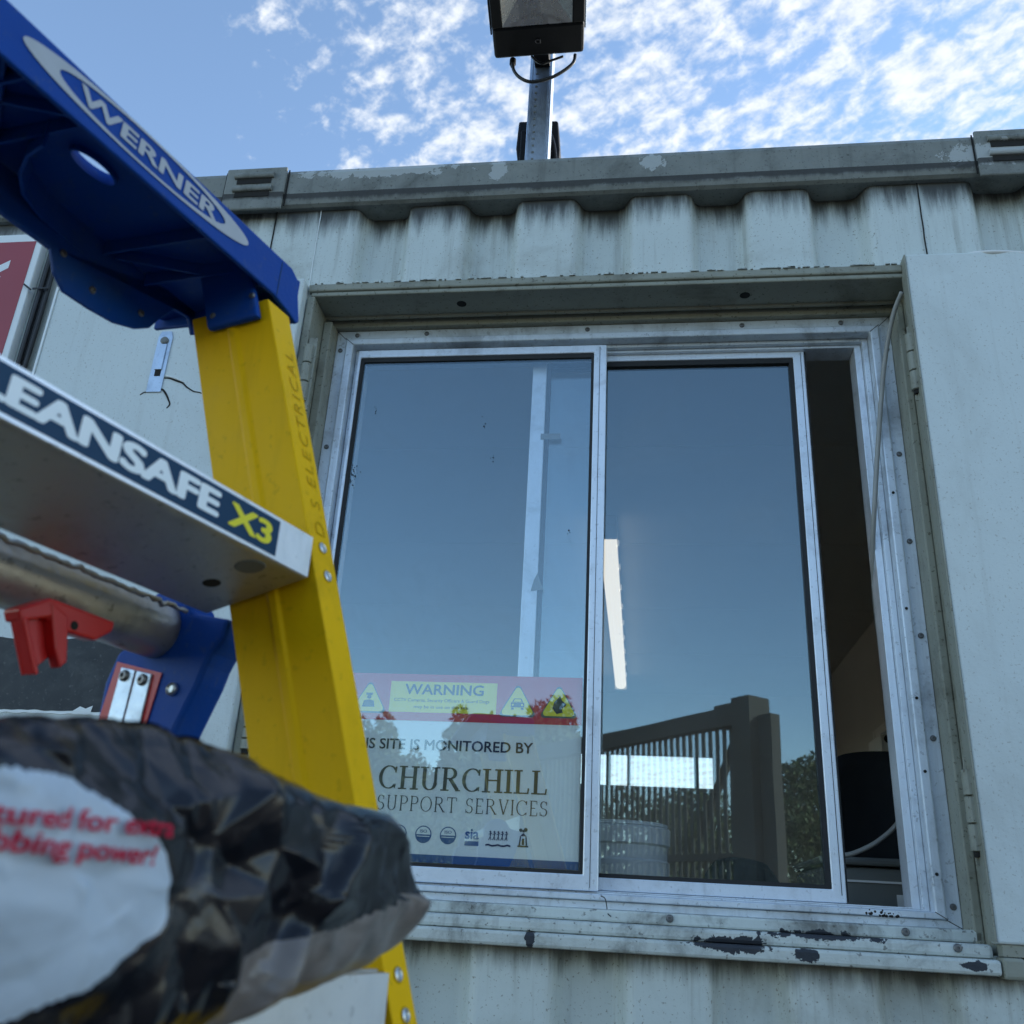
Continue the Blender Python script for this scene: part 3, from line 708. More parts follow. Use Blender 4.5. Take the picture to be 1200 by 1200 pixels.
# chairs
def chair(x, y, rz, seat_z, back_top, w, m1, label):
    t = empty('office_chair', (x, y, .14), label, 'chair', 'chairs in the cabin')
    c, s_ = math.cos(rz), math.sin(rz)
    ux, uy = Vector((c, s_, 0)), Vector((-s_, c, 0)); o = Vector((x, y, 0))
    def B(name, cx, cy, cz, hx, hy, hz, mm, bev=.02):
        return link(name, obox(o + ux * cx + uy * cy + Z * cz, ux, uy, Z, hx, hy, hz), BOXF, mm, t, bev, seg=3)
    B('seat', 0, 0, seat_z, w * .55, w * .52, .04, m1, .03)
    hb = (back_top - seat_z - .12) / 2
    vs, fs = [], []; nu, nv = 12, 14
    for side in (0, 1):
        for j in range(nv + 1):
            for i in range(nu + 1):
                a_, b_ = i / nu * 2 - 1, j / nv
                hw = w * .5 * (1 - .10 * b_) * (1 - max(0, b_ - .72) ** 2 * 4.2)
                zz_ = seat_z + .12 + b_ * hb * 2 - .05 * a_ * a_ * max(0, b_ - .5)
                dep = .035 * (1 - a_ ** 4) ** .5
                yy_ = -w * .50 + .09 * a_ * a_ - b_ * .06 + (dep if side else -dep)
                vs.append(o + ux * (a_ * hw) + uy * yy_ + Z * zz_)
        k0 = side * (nu + 1) * (nv + 1)
        for j in range(nv):
            for i in range(nu):
                q = k0 + j * (nu + 1) + i; fs.append((q, q + 1, q + nu + 2, q + nu + 1))
    per = [i for i in range(nu + 1)] + [j * (nu + 1) + nu for j in range(1, nv + 1)] + [nv * (nu + 1) + i for i in range(nu - 1, -1, -1)] + [j * (nu + 1) for j in range(nv - 1, 0, -1)]
    q = (nu + 1) * (nv + 1)
    for i in range(len(per)): a_, b_ = per[i], per[(i + 1) % len(per)]; fs.append((a_, b_, b_ + q, a_ + q))
    link('backrest', vs, fs, m1, t, smooth=True)
    B('back_bar', 0, -w * .52, seat_z + .08, .03, .015, .14, M_print2, .004)
    v, f = tube([(x, y, .22), (x, y, seat_z - .04)], .028, 12); link('column', v, f, M_print2, t)
    for k in range(5):
        a_ = rz + k * math.tau / 5; e = Vector((x + math.cos(a_) * .28, y + math.sin(a_) * .28, .20))
        v, f = tube([(x, y, .24), e], [.025, .015], 8); link('base_arm', v, f, M_print2, t)
        v, f = disc_stack(e + Vector((-.012 * math.sin(a_), .012 * math.cos(a_), -.03)), (math.sin(a_), -math.cos(a_), 0), [(0, .03), (.024, .03)], 12); link('castor', v, f, M_rubber, t)
chair(.70, 1.18, R(172), .62, 1.475, .42, M_chair, 'dark high-backed chair seen through the open window gap')
chair(.42, 2.35, R(188), .62, 1.215, .36, M_teal, 'dark teal chair whose top shows low in the right pane')
# printer on the desk
pr_ = empty('printer', (.56, .55, .83), 'grey desktop printer on the desk by the window gap', 'printer')
link('body', boxv((.36, .40, .83), (.585, .75, 1.075)), BOXF, M_print, pr_, .012)
link('side_panel', boxv((.587, .395, .83), (.72, .75, 1.085)), BOXF, M_print2, pr_, .015)
link('lid', boxv((.355, .39, 1.0765), (.583, .76, 1.092)), BOXF, M_print, pr_, .005)
link('paper_slot', boxv((.38, .3965, 1.045), (.555, .3995, 1.049)), BOXF, M_batten, pr_)
link('badge', boxv((.50, .3970, .99), (.53, .3995, 1.025)), BOXF, M_batten, pr_)
for i in range(5): link('vent_slit', boxv((.655, .3925, .88 + i * .022), (.70, .3945, .888 + i * .022)), BOXF, M_gap, pr_)
# two dark round knobs on a small white box on the right-hand sill: ventilation unit
def onX(u, v_, k):
    d = ray(u, v_); return CAM + d * ((k - CAM.x) / d.x)
q = onX(1045, 866, 1.07)
vb = empty('wall_ventilator', (1.1, q.y, q.z - .12), 'small white unit with two dark round openings by the side window', 'ventilator')
link('case', boxv((1.02, q.y - .02, q.z - .10), (1.115, q.y + .22, q.z + .02)), BOXF, M_batten, vb, .004)
for u in (1041, 1050):
    c_ = onY(u, 866, q.y - .0205); v, f = disc_stack(c_, (0, -1, 0), [(0, .018), (.006, .018), (.008, .014)], 18); link('opening', v, f, M_gap, vb)
link('shelf', boxv((.98, q.y - .04, q.z - .118), (1.119, q.y + .30, q.z - .1005)), BOXF, M_inwall, vb)

# grey cable that hangs out of the window gap
pts = [onY(1057, 342, -.005), onY(1046, 372, .03), onY(1036, 430, .07), onY(1029, 520, .088), onY(1025, 590, .092), onY(1023, 640, .13), onY(1025, 700, .20), onY(1034, 770, .25), onY(1052, 850, .28), onY(1068, 920, .30), onY(1055, 960, .32), onY(1030, 985, .335), onY(1003, 999, .34), onY(985, 1003, .345)]
v, f = tube(spline(pts, 8), .0048, 10)
tag(link('hanging_cable', v, f, M_greycable, None, smooth=True), 'thin grey cable hanging through the open window gap', 'cable')
pts = [onY(1128, 300, -.004), onY(1142, 297, -.022), onY(1160, 295.5, -.034), onY(1185, 296, -.03), onY(1215, 299, -.03), onY(1300, 306, -.02)]
v, f = tube(spline(pts, 8), .0042, 10)
tag(link('white_cable', v, f, M_whitecable, None, smooth=True), 'white cable lying on top of the right shutter', 'cable')
v, f = tube(spline([onY(704, 1050, .085), onY(709, 1053, .082), onY(711, 1062, .07), onY(712, 1070, .052), onY(716, 1074, .045)], 6), .0009, 6)
tag(link('loose_thread', v, f, M_blackcable, None), 'short black strand curling over the bottom of the window frame', 'thread')

# ================================================================== warning poster behind the fixed pane
PY = .1185
po = empty('warning_poster', (-.376, PY, 1.028), 'security warning poster with red band behind the left pane', 'poster')
M_paper = mat('poster_paper', (.88, .92, .89), .6, 0, .02)
M_pred = mat('poster_red', (.62, .03, .05), .6, 0, .03)
M_pyel = mat('poster_yellow', (.86, .78, .04), .6, 0, .03)
M_pnavy = mat('poster_navy', (.012, .018, .035), .6, 0, .03)
M_pblue = mat('poster_blue', (.02, .10, .28), .6, 0, .03)
M_pgrey = mat('poster_grey', (.10, .11, .11), .6, 0, .03)
M_pgold = mat('poster_dark_olive', (.05, .05, .035), .6, 0, .03)
PX0, PX1, PZ0, PZ1 = -.632, -.1125, 1.0285, 1.3785
link('sheet', boxv((PX0, PY, PZ0), (PX1, PY + .0008, PZ1)), BOXF, M_paper, po)
OP = Vector((0, PY, 0))
flat('red_band', [(PX0, 1.2865), (PX1, 1.2865), (PX1, PZ1), (PX0, PZ1)], OP, X, Z, M_pred, po, .0004)
flat('blue_bar', [(PX0, PZ0), (PX1, PZ0), (PX1, 1.0425), (PX0, 1.0425)], OP, X, Z, M_pblue, po, .0004)
flat('yellow_box', [(-.4918, 1.303), (-.279, 1.303), (-.279, 1.3635), (-.4918, 1.3635)], OP, X, Z, M_pyel, po, .0007)
text('warning_lettering', 'WARNING', Vector((-.463, PY, 1.3385)), X, Z, .158, .0200, M_pnavy, po, .022, .0010)
text('small_lettering', 'CCTV Cameras, Security Officers & Guard Dogs', Vector((-.483, PY, 1.3240)), X, Z, .190, .0062, M_pnavy, po, 0, .0010)
text('small_lettering', 'may be in use on this site.', Vector((-.442, PY, 1.3110)), X, Z, .110, .0062, M_pnavy, po, 0, .0010)
text('site_lettering', 'THIS SITE IS MONITORED BY', Vector((-.570, PY, 1.2315)), X, Z, .366, .0195, M_pnavy, po, .018, .0006)
serif('company_lettering', 'CHURCHILL', Vector((-.4965, PY, 1.1570)), X, Z, .323, .043, M_pgold, po, .16, .055)
serif('service_lettering', 'SUPPORT SERVICES', Vector((-.4965, PY, 1.1180)), X, Z, .325, .0275, M_pnavy, po, .085, .045)
def tri(cx, cz, h, mm, lift, r=.006):
    pts = []
    for k in range(3):
        a_ = R(90 + 120 * k); R0 = h * .62 - r
        pts += circle(cx + R0 * math.cos(a_) * 1.0, cz - h * .12 + R0 * math.sin(a_), r, 8, math.degrees(a_) - 60, math.degrees(a_) + 60)
    return flat('triangle', pts, OP, X, Z, mm, po, lift)
for cx in (-.534, -.2375, -.1575, -.6085):
    tri(cx, 1.329, .062, M_pgrey, .0007); tri(cx, 1.329, .054, M_pyel, .0010)
cx = -.2375   # car
flats('car_symbol', [[(cx - .013, 1.318), (cx + .013, 1.318), (cx + .013, 1.327), (cx - .013, 1.327)], [(cx - .011, 1.3275), (cx + .011, 1.3275), (cx + .007, 1.335), (cx - .007, 1.335)],
      [(cx - .012, 1.313), (cx - .007, 1.313), (cx - .007, 1.3175), (cx - .012, 1.3175)], [(cx + .007, 1.313), (cx + .012, 1.313), (cx + .012, 1.3175), (cx + .007, 1.3175)]], OP, X, Z, M_pnavy, po, .0013)
flats('car_glass', [[(cx - .008, 1.3285), (cx + .008, 1.3285), (cx + .0055, 1.3335), (cx - .0055, 1.3335)], circle(cx - .009, 1.3225, .002, 8), circle(cx + .009, 1.3225, .002, 8)], OP, X, Z, M_pyel, po, .0017)
cx = -.1575   # dog's head
flat('dog_symbol', [(cx - .004, 1.307), (cx + .008, 1.310), (cx + .006, 1.318), (cx + .013, 1.322), (cx + .015, 1.326), (cx + .006, 1.333), (cx + .002, 1.342), (cx - .002, 1.337), (cx - .009, 1.330), (cx - .012, 1.318)], OP, X, Z, M_pnavy, po, .0013)
cx = -.534    # officer
flats('officer_symbol', [circle(cx, 1.331, .0045, 14), [(cx - .006, 1.334), (cx + .006, 1.334), (cx + .007, 1.339), (cx - .007, 1.339)], [(cx - .013, 1.311), (cx + .013, 1.311), (cx + .010, 1.3235), (cx + .002, 1.3255), (cx - .002, 1.3255), (cx - .010, 1.3235)]], OP, X, Z, M_pnavy, po, .0013)
for cx in (-.5455, -.4488, -.4016, -.3549):    # round certification marks
    flats('round_mark', [circle(cx, 1.0775, .0155, 28)], OP, X, Z, M_pblue, po, .0006)
    flats('mark_field', [circle(cx, 1.0775, .0135, 20, 0, 180)], OP, X, Z, M_paper, po, .0009)
    text('mark_lettering', 'ISO', Vector((cx - .0065, PY, 1.0805)), X, Z, .013, .0055, M_pblue, po, .01, .0012)
    flats('mark_line', [[(cx - .012, 1.0735), (cx + .012, 1.0735), (cx + .012, 1.0748), (cx - .012, 1.0748)]], OP, X, Z, M_paper, po, .0010)
text('sia_lettering', 'sia', Vector((-.323, PY, 1.0735)), X, Z, .026, .0185, M_pblue, po, .03, .0006)
flat('sia_box', [(-.323, 1.0615), (-.297, 1.0615), (-.297, 1.0695), (-.323, 1.0695)], OP, X, Z, M_pblue, po, .0006)
fig = []
for i in range(5):
    x = -.276 + i * .0075; z = 1.079
    fig += [circle(x, z + .0085, .0018, 8)] + seg2(x, z, x + .001, z + .007, .0018) + seg2(x - .003, z + .004, x + .003, z + .006, .0013) + seg2(x, z, x - .0025, z - .006, .0014) + seg2(x, z, x + .002, z - .006, .0014)
fig += [[(-.284 + i * .0058, 1.0625 + .0012 * math.sin(i * 2)), (-.284 + (i + 1) * .0058, 1.0625 + .0012 * math.sin(i * 2 + 2)), (-.284 + (i + 1) * .0058, 1.0655 + .0012 * math.sin(i * 2 + 2)), (-.284 + i * .0058, 1.0655 + .0012 * math.sin(i * 2))] for i in range(8)]
flats('people_mark', fig, OP, X, Z, M_pnavy, po, .0006)
cx = -.2147
tw = [[(cx - .010, 1.063), (cx + .010, 1.063), (cx + .010, 1.066), (cx - .010, 1.066)], [(cx - .008, 1.0662), (cx - .005, 1.0662), (cx - .004, 1.082), (cx - .006, 1.082)], [(cx + .005, 1.0662), (cx + .008, 1.0662), (cx + .006, 1.082), (cx + .004, 1.082)],
      [(cx - .006, 1.0822), (cx + .006, 1.0822), (cx, 1.088)], [(cx - .0022, 1.067), (cx + .0022, 1.067), (cx + .002, 1.078), (cx - .002, 1.078)], circle(cx - .005, 1.0925, .0032, 9), circle(cx + .004, 1.0935, .0036, 9), circle(cx, 1.091, .0025, 9)]
flats('tower_mark', tw, OP, X, Z, M_pgold, po, .0006)

# ================================================================== red sign and the cable bundle on the left
sg = empty('red_sign', (-1.8, -.02, 1.8), 'red notice board with white lettering at the left edge', 'sign')
link('board', boxv((-2.2, -.024, 1.80), (-1.424, -.001, 2.40)), BOXF, M_signwhite, sg, .002)
flat('red_field', [(-2.19, 1.81), (-1.440, 1.81), (-1.440, 2.377), (-2.19, 2.377)], Vector((0, -.024, 0)), X, Z, M_red, sg, .0006)
flats('lettering', [[(-1.60, 2.262), (-1.492, 2.323), (-1.492, 2.300), (-1.585, 2.243)], [(-1.60, 2.240), (-1.505, 2.277), (-1.512, 2.255), (-1.59, 2.222)], [(-1.66, 2.18), (-1.628, 2.18), (-1.628, 2.33), (-1.66, 2.33)]], Vector((0, -.024, 0)), X, Z, M_signwhite, sg, .0012)
cb = empty('cable_bundle', (-1.395, -.01, 1.2), 'bundle of black cables tied together beside the red sign', 'cables')
for i, (dx, dy) in enumerate(((-.013, -.009), (-.004, -.016), (.005, -.010), (.0125, -.015), (-.002, -.005))):
    pts = [(-1.392 + dx + noise.noise(Vector((z_ * 3, i * 4, 0))) * .004, dy - .002, z_) for z_ in [1.2 + j * .07 for j in range(18)]] + [(-1.392 + dx, dy - .002, 2.44)]
    v, f = tube(spline(pts, 3), .0046, 8); link('cable', v, f, M_blackcable, cb, smooth=True)
for z_ in (2.235, 1.9):
    v, f = ring(-1.392 - .021, -1.392 + .020, z_, z_ + .006, .0015, .0015, .0005, .0005, -.026, -.0015)
    link('cable_tie', boxv((-1.413, -.0265, z_), (-1.371, -.024, z_ + .005)), BOXF, M_blackcable, cb, .001)
    link('tie_tail', obox((-1.425, -.028, z_ + .006), Vector((.8, 0, -.6)).normalized(), Y, Vector((.6, 0, .8)).normalized(), .014, .0008, .002), BOXF, M_blackcable, cb)
link('clip', boxv((-1.378, -.032, 2.375), (-1.366, -.002, 2.43)), BOXF, M_signwhite, cb, .002)

# ================================================================== floodlight on its pole
PYY = .10
pole = empty('lamp_pole', (-.256, PYY, 2.4), 'galvanised steel strut rising behind the cabin roof edge', 'pole')
vs, fs = [], []
PX_ = -.2575; hw = .029
sec = [(-hw, .05), (-hw, 0), (hw, 0), (hw, .05), (hw - .004, .05), (hw - .004, .004), (-hw + .004, .004), (-hw + .004, .05)]
v, f = prism([(x, y) for x, y in sec], Vector((PX_, PYY, 2.40)), X, Y, Z, 1.15); link('channel', v, f, M_galv, pole, .002)
for sx in (-1, 1):
    link('edge_bead', boxv((PX_ + sx * .0225 - .0022, PYY - .0022, 2.402), (PX_ + sx * .0225 + .0022, PYY - .0002, 3.54)), BOXF, M_galv, pole, .0008)
for i in range(40):
    z_ = 2.56 + i * .022
    link('punch_mark', boxv((PX_ - .013, PYY - .0012, z_), (PX_ - .007, PYY - .0003, z_ + .005)), BOXF, M_print, pole)
link('base_plate', boxv((PX_ - .06, PYY - .02, 2.569), (PX_ + .06, PYY + .10, 2.577)), BOXF, M_galv, pole)

Bc = onY(632, 66, .02); dB = (Bc - CAM).dot(fwd)
d = ray(629.5, 0); dT = dB * 104.5 / 112.5
Tc = CAM + d * (dT / d.dot(fwd))
FU = (Tc - Bc).normalized(); FX = (right * .995 + down * -.045).normalized(); FX = (FX - FU * FX.dot(FU)).normalized(); FN = FX.cross(FU).normalized()  # FN towards the camera
if FN.dot(CAM - Bc) < 0: FN = -FN
HW = .5 * 104.5 / FPX * dB
fl = empty('floodlight', Bc, 'black floodlight with glass front on the pole above the roof', 'floodlight', 'floodlights on the pole')
def FP(x, u, n_): return Bc + FX * x + FU * u + FN * n_
H1 = 1.55 * (Tc - Bc).length
gb = (70 - 31) / (70.0) * (Tc - Bc).length; gL, gR = -HW * .77, HW * .74
vs, fs = [], []
def fbox(name, x0, x1, u0, u1, n0, n1, mm, bev=.004):
    return link(name, [FP(x, u, n_) for x in (x0, x1) for u in (u0, u1) for n_ in (n0, n1)], BOXF, mm, fl, bev)
hs = fbox('housing', -HW, HW, 0, H1, -.075, -.0645, M_blackmetal, .008)
fbox('front_frame_bottom', -HW, HW, 0, gb, -.064, 0, M_blackmetal, .007)
fbox('front_frame_top', -HW, HW, H1 - .025, H1, -.064, 0, M_blackmetal, .007)
fbox('front_frame_side', -HW, gL, gb + .0003, H1 - .0253, -.064, -.0003, M_blackmetal, .003)
fbox('front_frame_side', gR, HW, gb + .0003, H1 - .0253, -.064, -.0003, M_blackmetal, .003)
gt = H1 - .0255
ix0, ix1, iu0, iu1 = gL + (gR - gL) * .33, gL + (gR - gL) * .66, gb + .33 * (Tc - Bc).length, gt - .33 * (Tc - Bc).length
ou = [(gL, gb), (gR, gb), (gR, gt), (gL, gt)]; inn = [(ix0, iu0), (ix1, iu0), (ix1, iu1), (ix0, iu1)]
for i in range(4):
    j = (i + 1) % 4
    pts = [FP(*ou[i], -.004), FP(*ou[j], -.004), FP(*inn[j], -.062), FP(*inn[i], -.062)]
    link('reflector_panel', pts, [(0, 1, 2, 3)], M_reflector, fl)
link('led_plate', [FP(*p, -.0615) for p in inn], [(0, 1, 2, 3)], mat('led_plate', (.5, .5, .42), .5), fl)
fbox('lens', gL + .0005, gR - .0005, gb + .0005, gt - .0005, -.0035, -.0018, M_glassclear, 0)
em = [FP(-.002 + .006 * math.cos(t), gb * .52 + .006 * math.sin(t), .0012) for t in [R(60 + 12 * i) for i in range(21)]]
v, f = tube(em, .0012, 6); link('emblem', v, f, mat('dull_emblem', (.10, .10, .11), .5), fl)
v, f = tube([FP(.0035, gb * .52 + .006 * s_, .0012) for s_ in (-1, 1)], .0012, 6); link('emblem_bar', v, f, MATS['dull_emblem'], fl)
for i in range(9):
    x_ = -HW + .02 + i * (2 * HW - .04) / 8
    link('cooling_fin', [FP(x, u, n_) for x in (x_ - .002, x_ + .002) for u in (.03, H1 - .03) for n_ in (-.095, -.0755)], BOXF, M_blackmetal, fl)
# U bracket to the pole
br = [FP(HW + .004, .10, -.04), FP(HW + .006, .06, -.05), FP(HW + .002, .02, -.075)]
link('bracket_arm', [FP(HW + .0015 + s1, u, n_) for s1 in (0, .004) for u in (.06, .16) for n_ in (-.075, -.02)], BOXF, M_galv, fl, .001)
link('bracket_arm', [FP(-HW - .0055 + s1, u, n_) for s1 in (0, .004) for u in (.06, .16) for n_ in (-.075, -.02)], BOXF, M_blackmetal, fl, .001)
q0 = FP(0, .12, -.086); link('bracket_back', obox((q0 + Vector((PX_, PYY, q0.z))) / 2, X, Y, Z, .02, max(.01, abs(PYY - q0.y) / 2), .02), BOXF, M_blackmetal, fl, .002)
gl_ = onY(601, 72, .01)
v, f = disc_stack(gl_ + Vector((0, 0, .006)), (0, 0, -1), [(0, .008), (.016, .008), (.018, .0055), (.024, .005)], 12); link('cable_gland', v, f, M_blackmetal, fl)
def Q(u, v_): return onY(u, v_, .005)
v, f = tube(spline([Q(601, 74), Q(602, 82), Q(608, 90), Q(619, 95.5), Q(632, 95), Q(648, 90), Q(662, 82), Q(672, 73), Q(674, 64)], 6), .0042, 10)
link('supply_cable', v, f, M_blackcable, fl, smooth=True)
v, f = tube(spline([onY(623, 66, .03), onY(629, 72, .03), onY(636, 74.5, .03), onY(643, 72, .03), onY(660, 66, .03)], 6), .0032, 8)
link('tail_cable', v, f, M_blackcable, fl, smooth=True)

RB = .20
rf = empty('rear_floodlight', onY(630, 190, RB), 'black lamp housing behind the pole, half hidden by the roof', 'floodlight', 'floodlights on the pole')
Pz = [onY(608, 142, RB), onY(654, 141, RB), onY(656, 175, RB), onY(654, 215, RB), onY(609, 215, RB), onY(604.5, 173, RB)]
v, f = prism([(p.x, p.z) for p in Pz], Vector((0, RB, 0)), X, Z, Y, .06); link('housing', v, f, M_blackmetal, rf, .005)
link('back_ridge', boxv((-.345 + .03, RB - .012, 2.72), (-.235 - .01, RB - .0005, 2.86)), BOXF, M_blackmetal, rf, .004)
link('bracket', boxv((PX_ - .015, PYY + .052, 2.74), (PX_ + .015, RB - .013, 2.80)), BOXF, M_blackmetal, rf)
v, f = tube(spline([onY(641, 148, .17), onY(646, 158, .165), onY(650, 172, .165), onY(652, 192, .165)], 6), .004, 8); link('supply_cable', v, f, M_blackcable, rf)

# ================================================================== ladder
LK = .31 / .28               # the sizes below are for a 0.28 m step pitch; this ladder's is 0.31 m
DA = Vector((.31419454, .94935862, 0)); LA = DA * LK; LN = Vector((.94935862, -.31419454, 0)) * LK; LZ = Z * LK
d1, d2 = ray(381, 660), ray(471, 1167)
a11, a12, a21, a22 = -d1.z, d2.z, -d1.dot(DA), d2.dot(DA); det = a11 * a22 - a12 * a21
s1 = LK * (-.28 * a22 - a12 * .03) / det
LO = CAM + d1 * s1
def LP(a_, n_, z_): return LO + LA * a_ + LN * n_ + LZ * z_
def toL(p): q = p - LO; return (q.dot(LA) / LK ** 2, q.dot(LN) / LK ** 2, q.z / LK)
def onN(u, v_, k):
    d = ray(u, v_); t = (k * LK ** 2 - (CAM - LO).dot(LN)) / d.dot(LN); q = toL(CAM + d * t); return (q[0], q[2])
def onA(u, v_, k):
    d = ray(u, v_); t = (k * LK ** 2 - (CAM - LO).dot(LA)) / d.dot(LA); q = toL(CAM + d * t); return (q[1], q[2])
def onLz(u, v_, k):
    d = ray(u, v_); q = toL(CAM + d * ((LO.z + k * LK - CAM.z) / d.z)); return (q[0], q[1])
GZ = -LO.z / LK
lad = empty('step_ladder', LP(-.21, 0, GZ), 'yellow fibreglass step ladder with blue top and aluminium steps', 'ladder')
SL, FLR = .286, .107         # slant and flare per metre of height
def rail(sgn, mid):
    """sgn +1: far rail at a=0; -1: near rail mirrored about mid"""
    def mp(a_, n_, z_):
        a2 = a_ - FLR * z_; 
        if sgn < 0: a2 = 2 * mid - a2
        return LP(a2, n_ - SL * z_, z_)
    pts = [(-.0155, 0), (.0125, 0), (.0125, -.0045), (-.0100, -.0065), (-.0110, -.0360), (-.0125, -.0385), (-.0125, -.0430), (-.0110, -.0455), (-.0100, -.0760), (.0125, -.0780), (.0125, -.0825), (-.0155, -.0825), (-.0155, -.0465), (-.0175, -.0440), (-.0175, -.0375), (-.0155, -.0350)]
    zs = [GZ + .005 + (.225 - GZ - .005) * i / 12 for i in range(13)]
    vs, fs = [], []; n = len(pts)
    for z_ in zs: vs += [mp(a_, n_, z_) for a_, n_ in pts]
    for i in range(len(zs) - 1):
        for j in range(n): fs.append((i * n + j, i * n + (j + 1) % n, (i + 1) * n + (j + 1) % n, (i + 1) * n + j))
    fs += [tuple(range(n)), tuple(range((len(zs) - 1) * n, len(zs) * n))]
    r = link('rail', vs, fs, M_yel, lad, .0012)
    ax = LN + LZ * SL
    for zc in (0, -.28, -.56, -.84):
        for dz in (.0115, -.0105):
            c = mp(-.0005, 0, zc + dz)
            v, f = disc_stack(c, ax, [(-.001, .0046), (.0012, .0046), (.0016, .0036), (.0010, .0026), (.0014, .0018), (.0014, .0008)], 16); link('rivet', v, f, M_rivet, r)
            v, f = disc_stack(c, ax, [(-.0003, .0058), (.0003, .0058)], 16); link('rivet_ring', v, f, M_scribble, r)
    foot = [mp(a_, n_, z_) for a_ in (-.022, .018) for n_ in (-.09, .006) for z_ in (GZ, GZ + .05)]
    link('rubber_foot', foot, BOXF, M_rubber, r, .004)
    return mp, r
MID = -.215
mpF, rF = rail(1, MID); mpN, rN = rail(-1, MID)
# pencilled writing down the face of the far rail
ax = (LN + LZ * SL).normalized(); ru = (LZ - LN * SL - LA * FLR).normalized()
strokes = 'D.S ELECTRICAL'
def pm(x, y):   # x runs up the rail, y to the left across the flange
    return mpF(.006 - y, .0006, .022 + x * .98)
text('pencil_lettering', strokes, None, Vector(ru), -LA, .165, .011, M_scribble, rF, -.012, fmap=pm, spacing=1.25)

# steps
def step(zc, label=False):
    nf = -SL * zc
    a1 = -.0185 - FLR * zc; a0 = 2 * MID - a1
    s_ = [(0, .0134), (0, -.0177), (-.004, -.0190), (-.088, -.0370), (-.091, -.0345), (-.091, .0134)]
    vs = [LP(a0, nf + p[0], zc + p[1]) for p in s_] + [LP(a1, nf + p[0], zc + p[1]) for p in s_]; n = len(s_)
    fs = [(i, (i + 1) % n, n + (i + 1) % n, n + i) for i in range(n)] + [tuple(range(n)), tuple(range(n, 2 * n))]
    st = link('step', vs, fs, M_step, lad, .0012)
    v, f = prism([(a0 + .0005, zc - .0172), (a1 - .0005, zc - .0172), (a1 - .0005, zc + .0130), (a0 + .0005, zc + .0130)], LP(0, nf + .0003, 0), LA, LZ, LN, .0008)
    link('front_trim', v, f, M_stepface, st)
    for i in range(7):
        nn = nf - .010 - i * .012
        link('tread_rib', [LP(a_, n_, z_) for a_ in (a0 + .004, a1 - .004) for n_ in (nn, nn + .005) for z_ in (zc + .0131, zc + .0150)], BOXF, M_step, st)
    return st, nf, a0, a1
sA, nf, a0, a1 = step(0)
LB = .0013
def lab(name, a_0, a_1, z0, z1, mm, lift): 
    v, f = prism([(a_0, z0), (a_1, z0), (a_1, z1), (a_0, z1)], LP(0, nf + LB + lift, 0), LA, LZ, LN, .0002); return link(name, v, f, mm, sA)
aR = onN(324, 630, 0)[0]
lab('label', a0 + .012, aR, -.0148, .0105, M_labelblue, 0)
def ltext(s, u0, v0, u1, v1, h, mm, bold):
    p, q = onN(u0, v0, LB), onN(u1, v1, LB)
    return text('label_lettering', s, LP(p[0], nf + LB, -.0095), LA, LZ, q[0] - p[0], h, mm, sA, bold, .0006)
z_c = .0142
p0_, p1_ = onN(2, 470, LB)[0], onN(256, 600, LB)[0]
wE = (p1_ - p0_)
text('label_lettering', 'LEANSAFE', LP(p0_ - .018, nf + LB, -.0092), LA, LZ, wE + .018, .0158, M_labelwhite, sA, .05, .0006)
text('label_lettering', 'X3', LP(onN(266, 612, LB)[0], nf + LB, -.0095), LA, LZ, onN(316, 640, LB)[0] - onN(266, 612, LB)[0], .0152, M_labelyellow, sA, .04, .0006)
for zc in (-.28, -.56, -.84): step(zc)
# holes pressed in the underside of the top step
for (u, v_), r_ in (((293, 664), .012), ((248, 683), .0075)):
    d = ray(u, v_); nrm = Vector(LN * -.208 + LZ * 1.0)  # underside plane
    P0 = LP(0, -.004, -.0192); t = (P0 - CAM).dot(nrm) / d.dot(nrm); c = CAM + d * t
    v, f = disc_stack(c, -nrm, [(-.0003, r_), (.0005, r_ * .9)], 18)
    link('pressed_hole', v, f, M_gap if r_ < .01 else M_print, sA)

# blue top cap
CA1, CA0 = -.022, 2 * MID - .0
cn0, cn1 = -.064, -.24
cz1 = (onN(15, 0, cn0)[1] + onN(328, 302, cn0)[1]) / 2; cz0 = (onN(0, 63, cn0)[1] + onN(200, 238, cn0)[1]) / 2
cap = link('top_cap', [LP(0, 0, 0)] * 3, [(0, 1, 2)], M_blue, lad)   # replaced below by the real plate
bpy.data.objects.remove(cap)
bm = bmesh.new()
def loop(pts):
    vv = [bm.verts.new(p) for p in pts]
    return [bm.edges.new((vv[i], vv[(i + 1) % len(vv)])) for i in range(len(vv))]
hole_c = onLz(113, 184, cz1)
outer = [(CA0 - .02, cn0 - .004), (CA1 + .012, cn0 - .004), (CA1 + .022, cn0 - .02), (CA1 + .022, cn1 + .02), (CA1 + .0, cn1), (CA0, cn1), (CA0 - .03, cn1 + .02), (CA0 - .03, cn0 - .02)]
es = loop([(p[0], p[1], 0) for p in outer])
es += loop([(hole_c[0] + .0205 * math.cos(R(i * 15)), hole_c[1] + .0095 * math.sin(R(i * 15)), 0) for i in range(24)])
es += [] and loop([(2 * MID - hole_c[0] + .0205 * math.cos(R(i * 15)), hole_c[1] + .0095 * math.sin(R(i * 15)), 0) for i in range(24)])
bmesh.ops.triangle_fill(bm, use_beauty=True, edges=es)
g2 = bmesh.ops.extrude_face_region(bm, geom=bm.faces[:])
for v in [e for e in g2['geom'] if isinstance(e, bmesh.types.BMVert)]: v.co.z = 1
bm.verts.ensure_lookup_table(); bm.faces.ensure_lookup_table()
bm.verts.index_update()
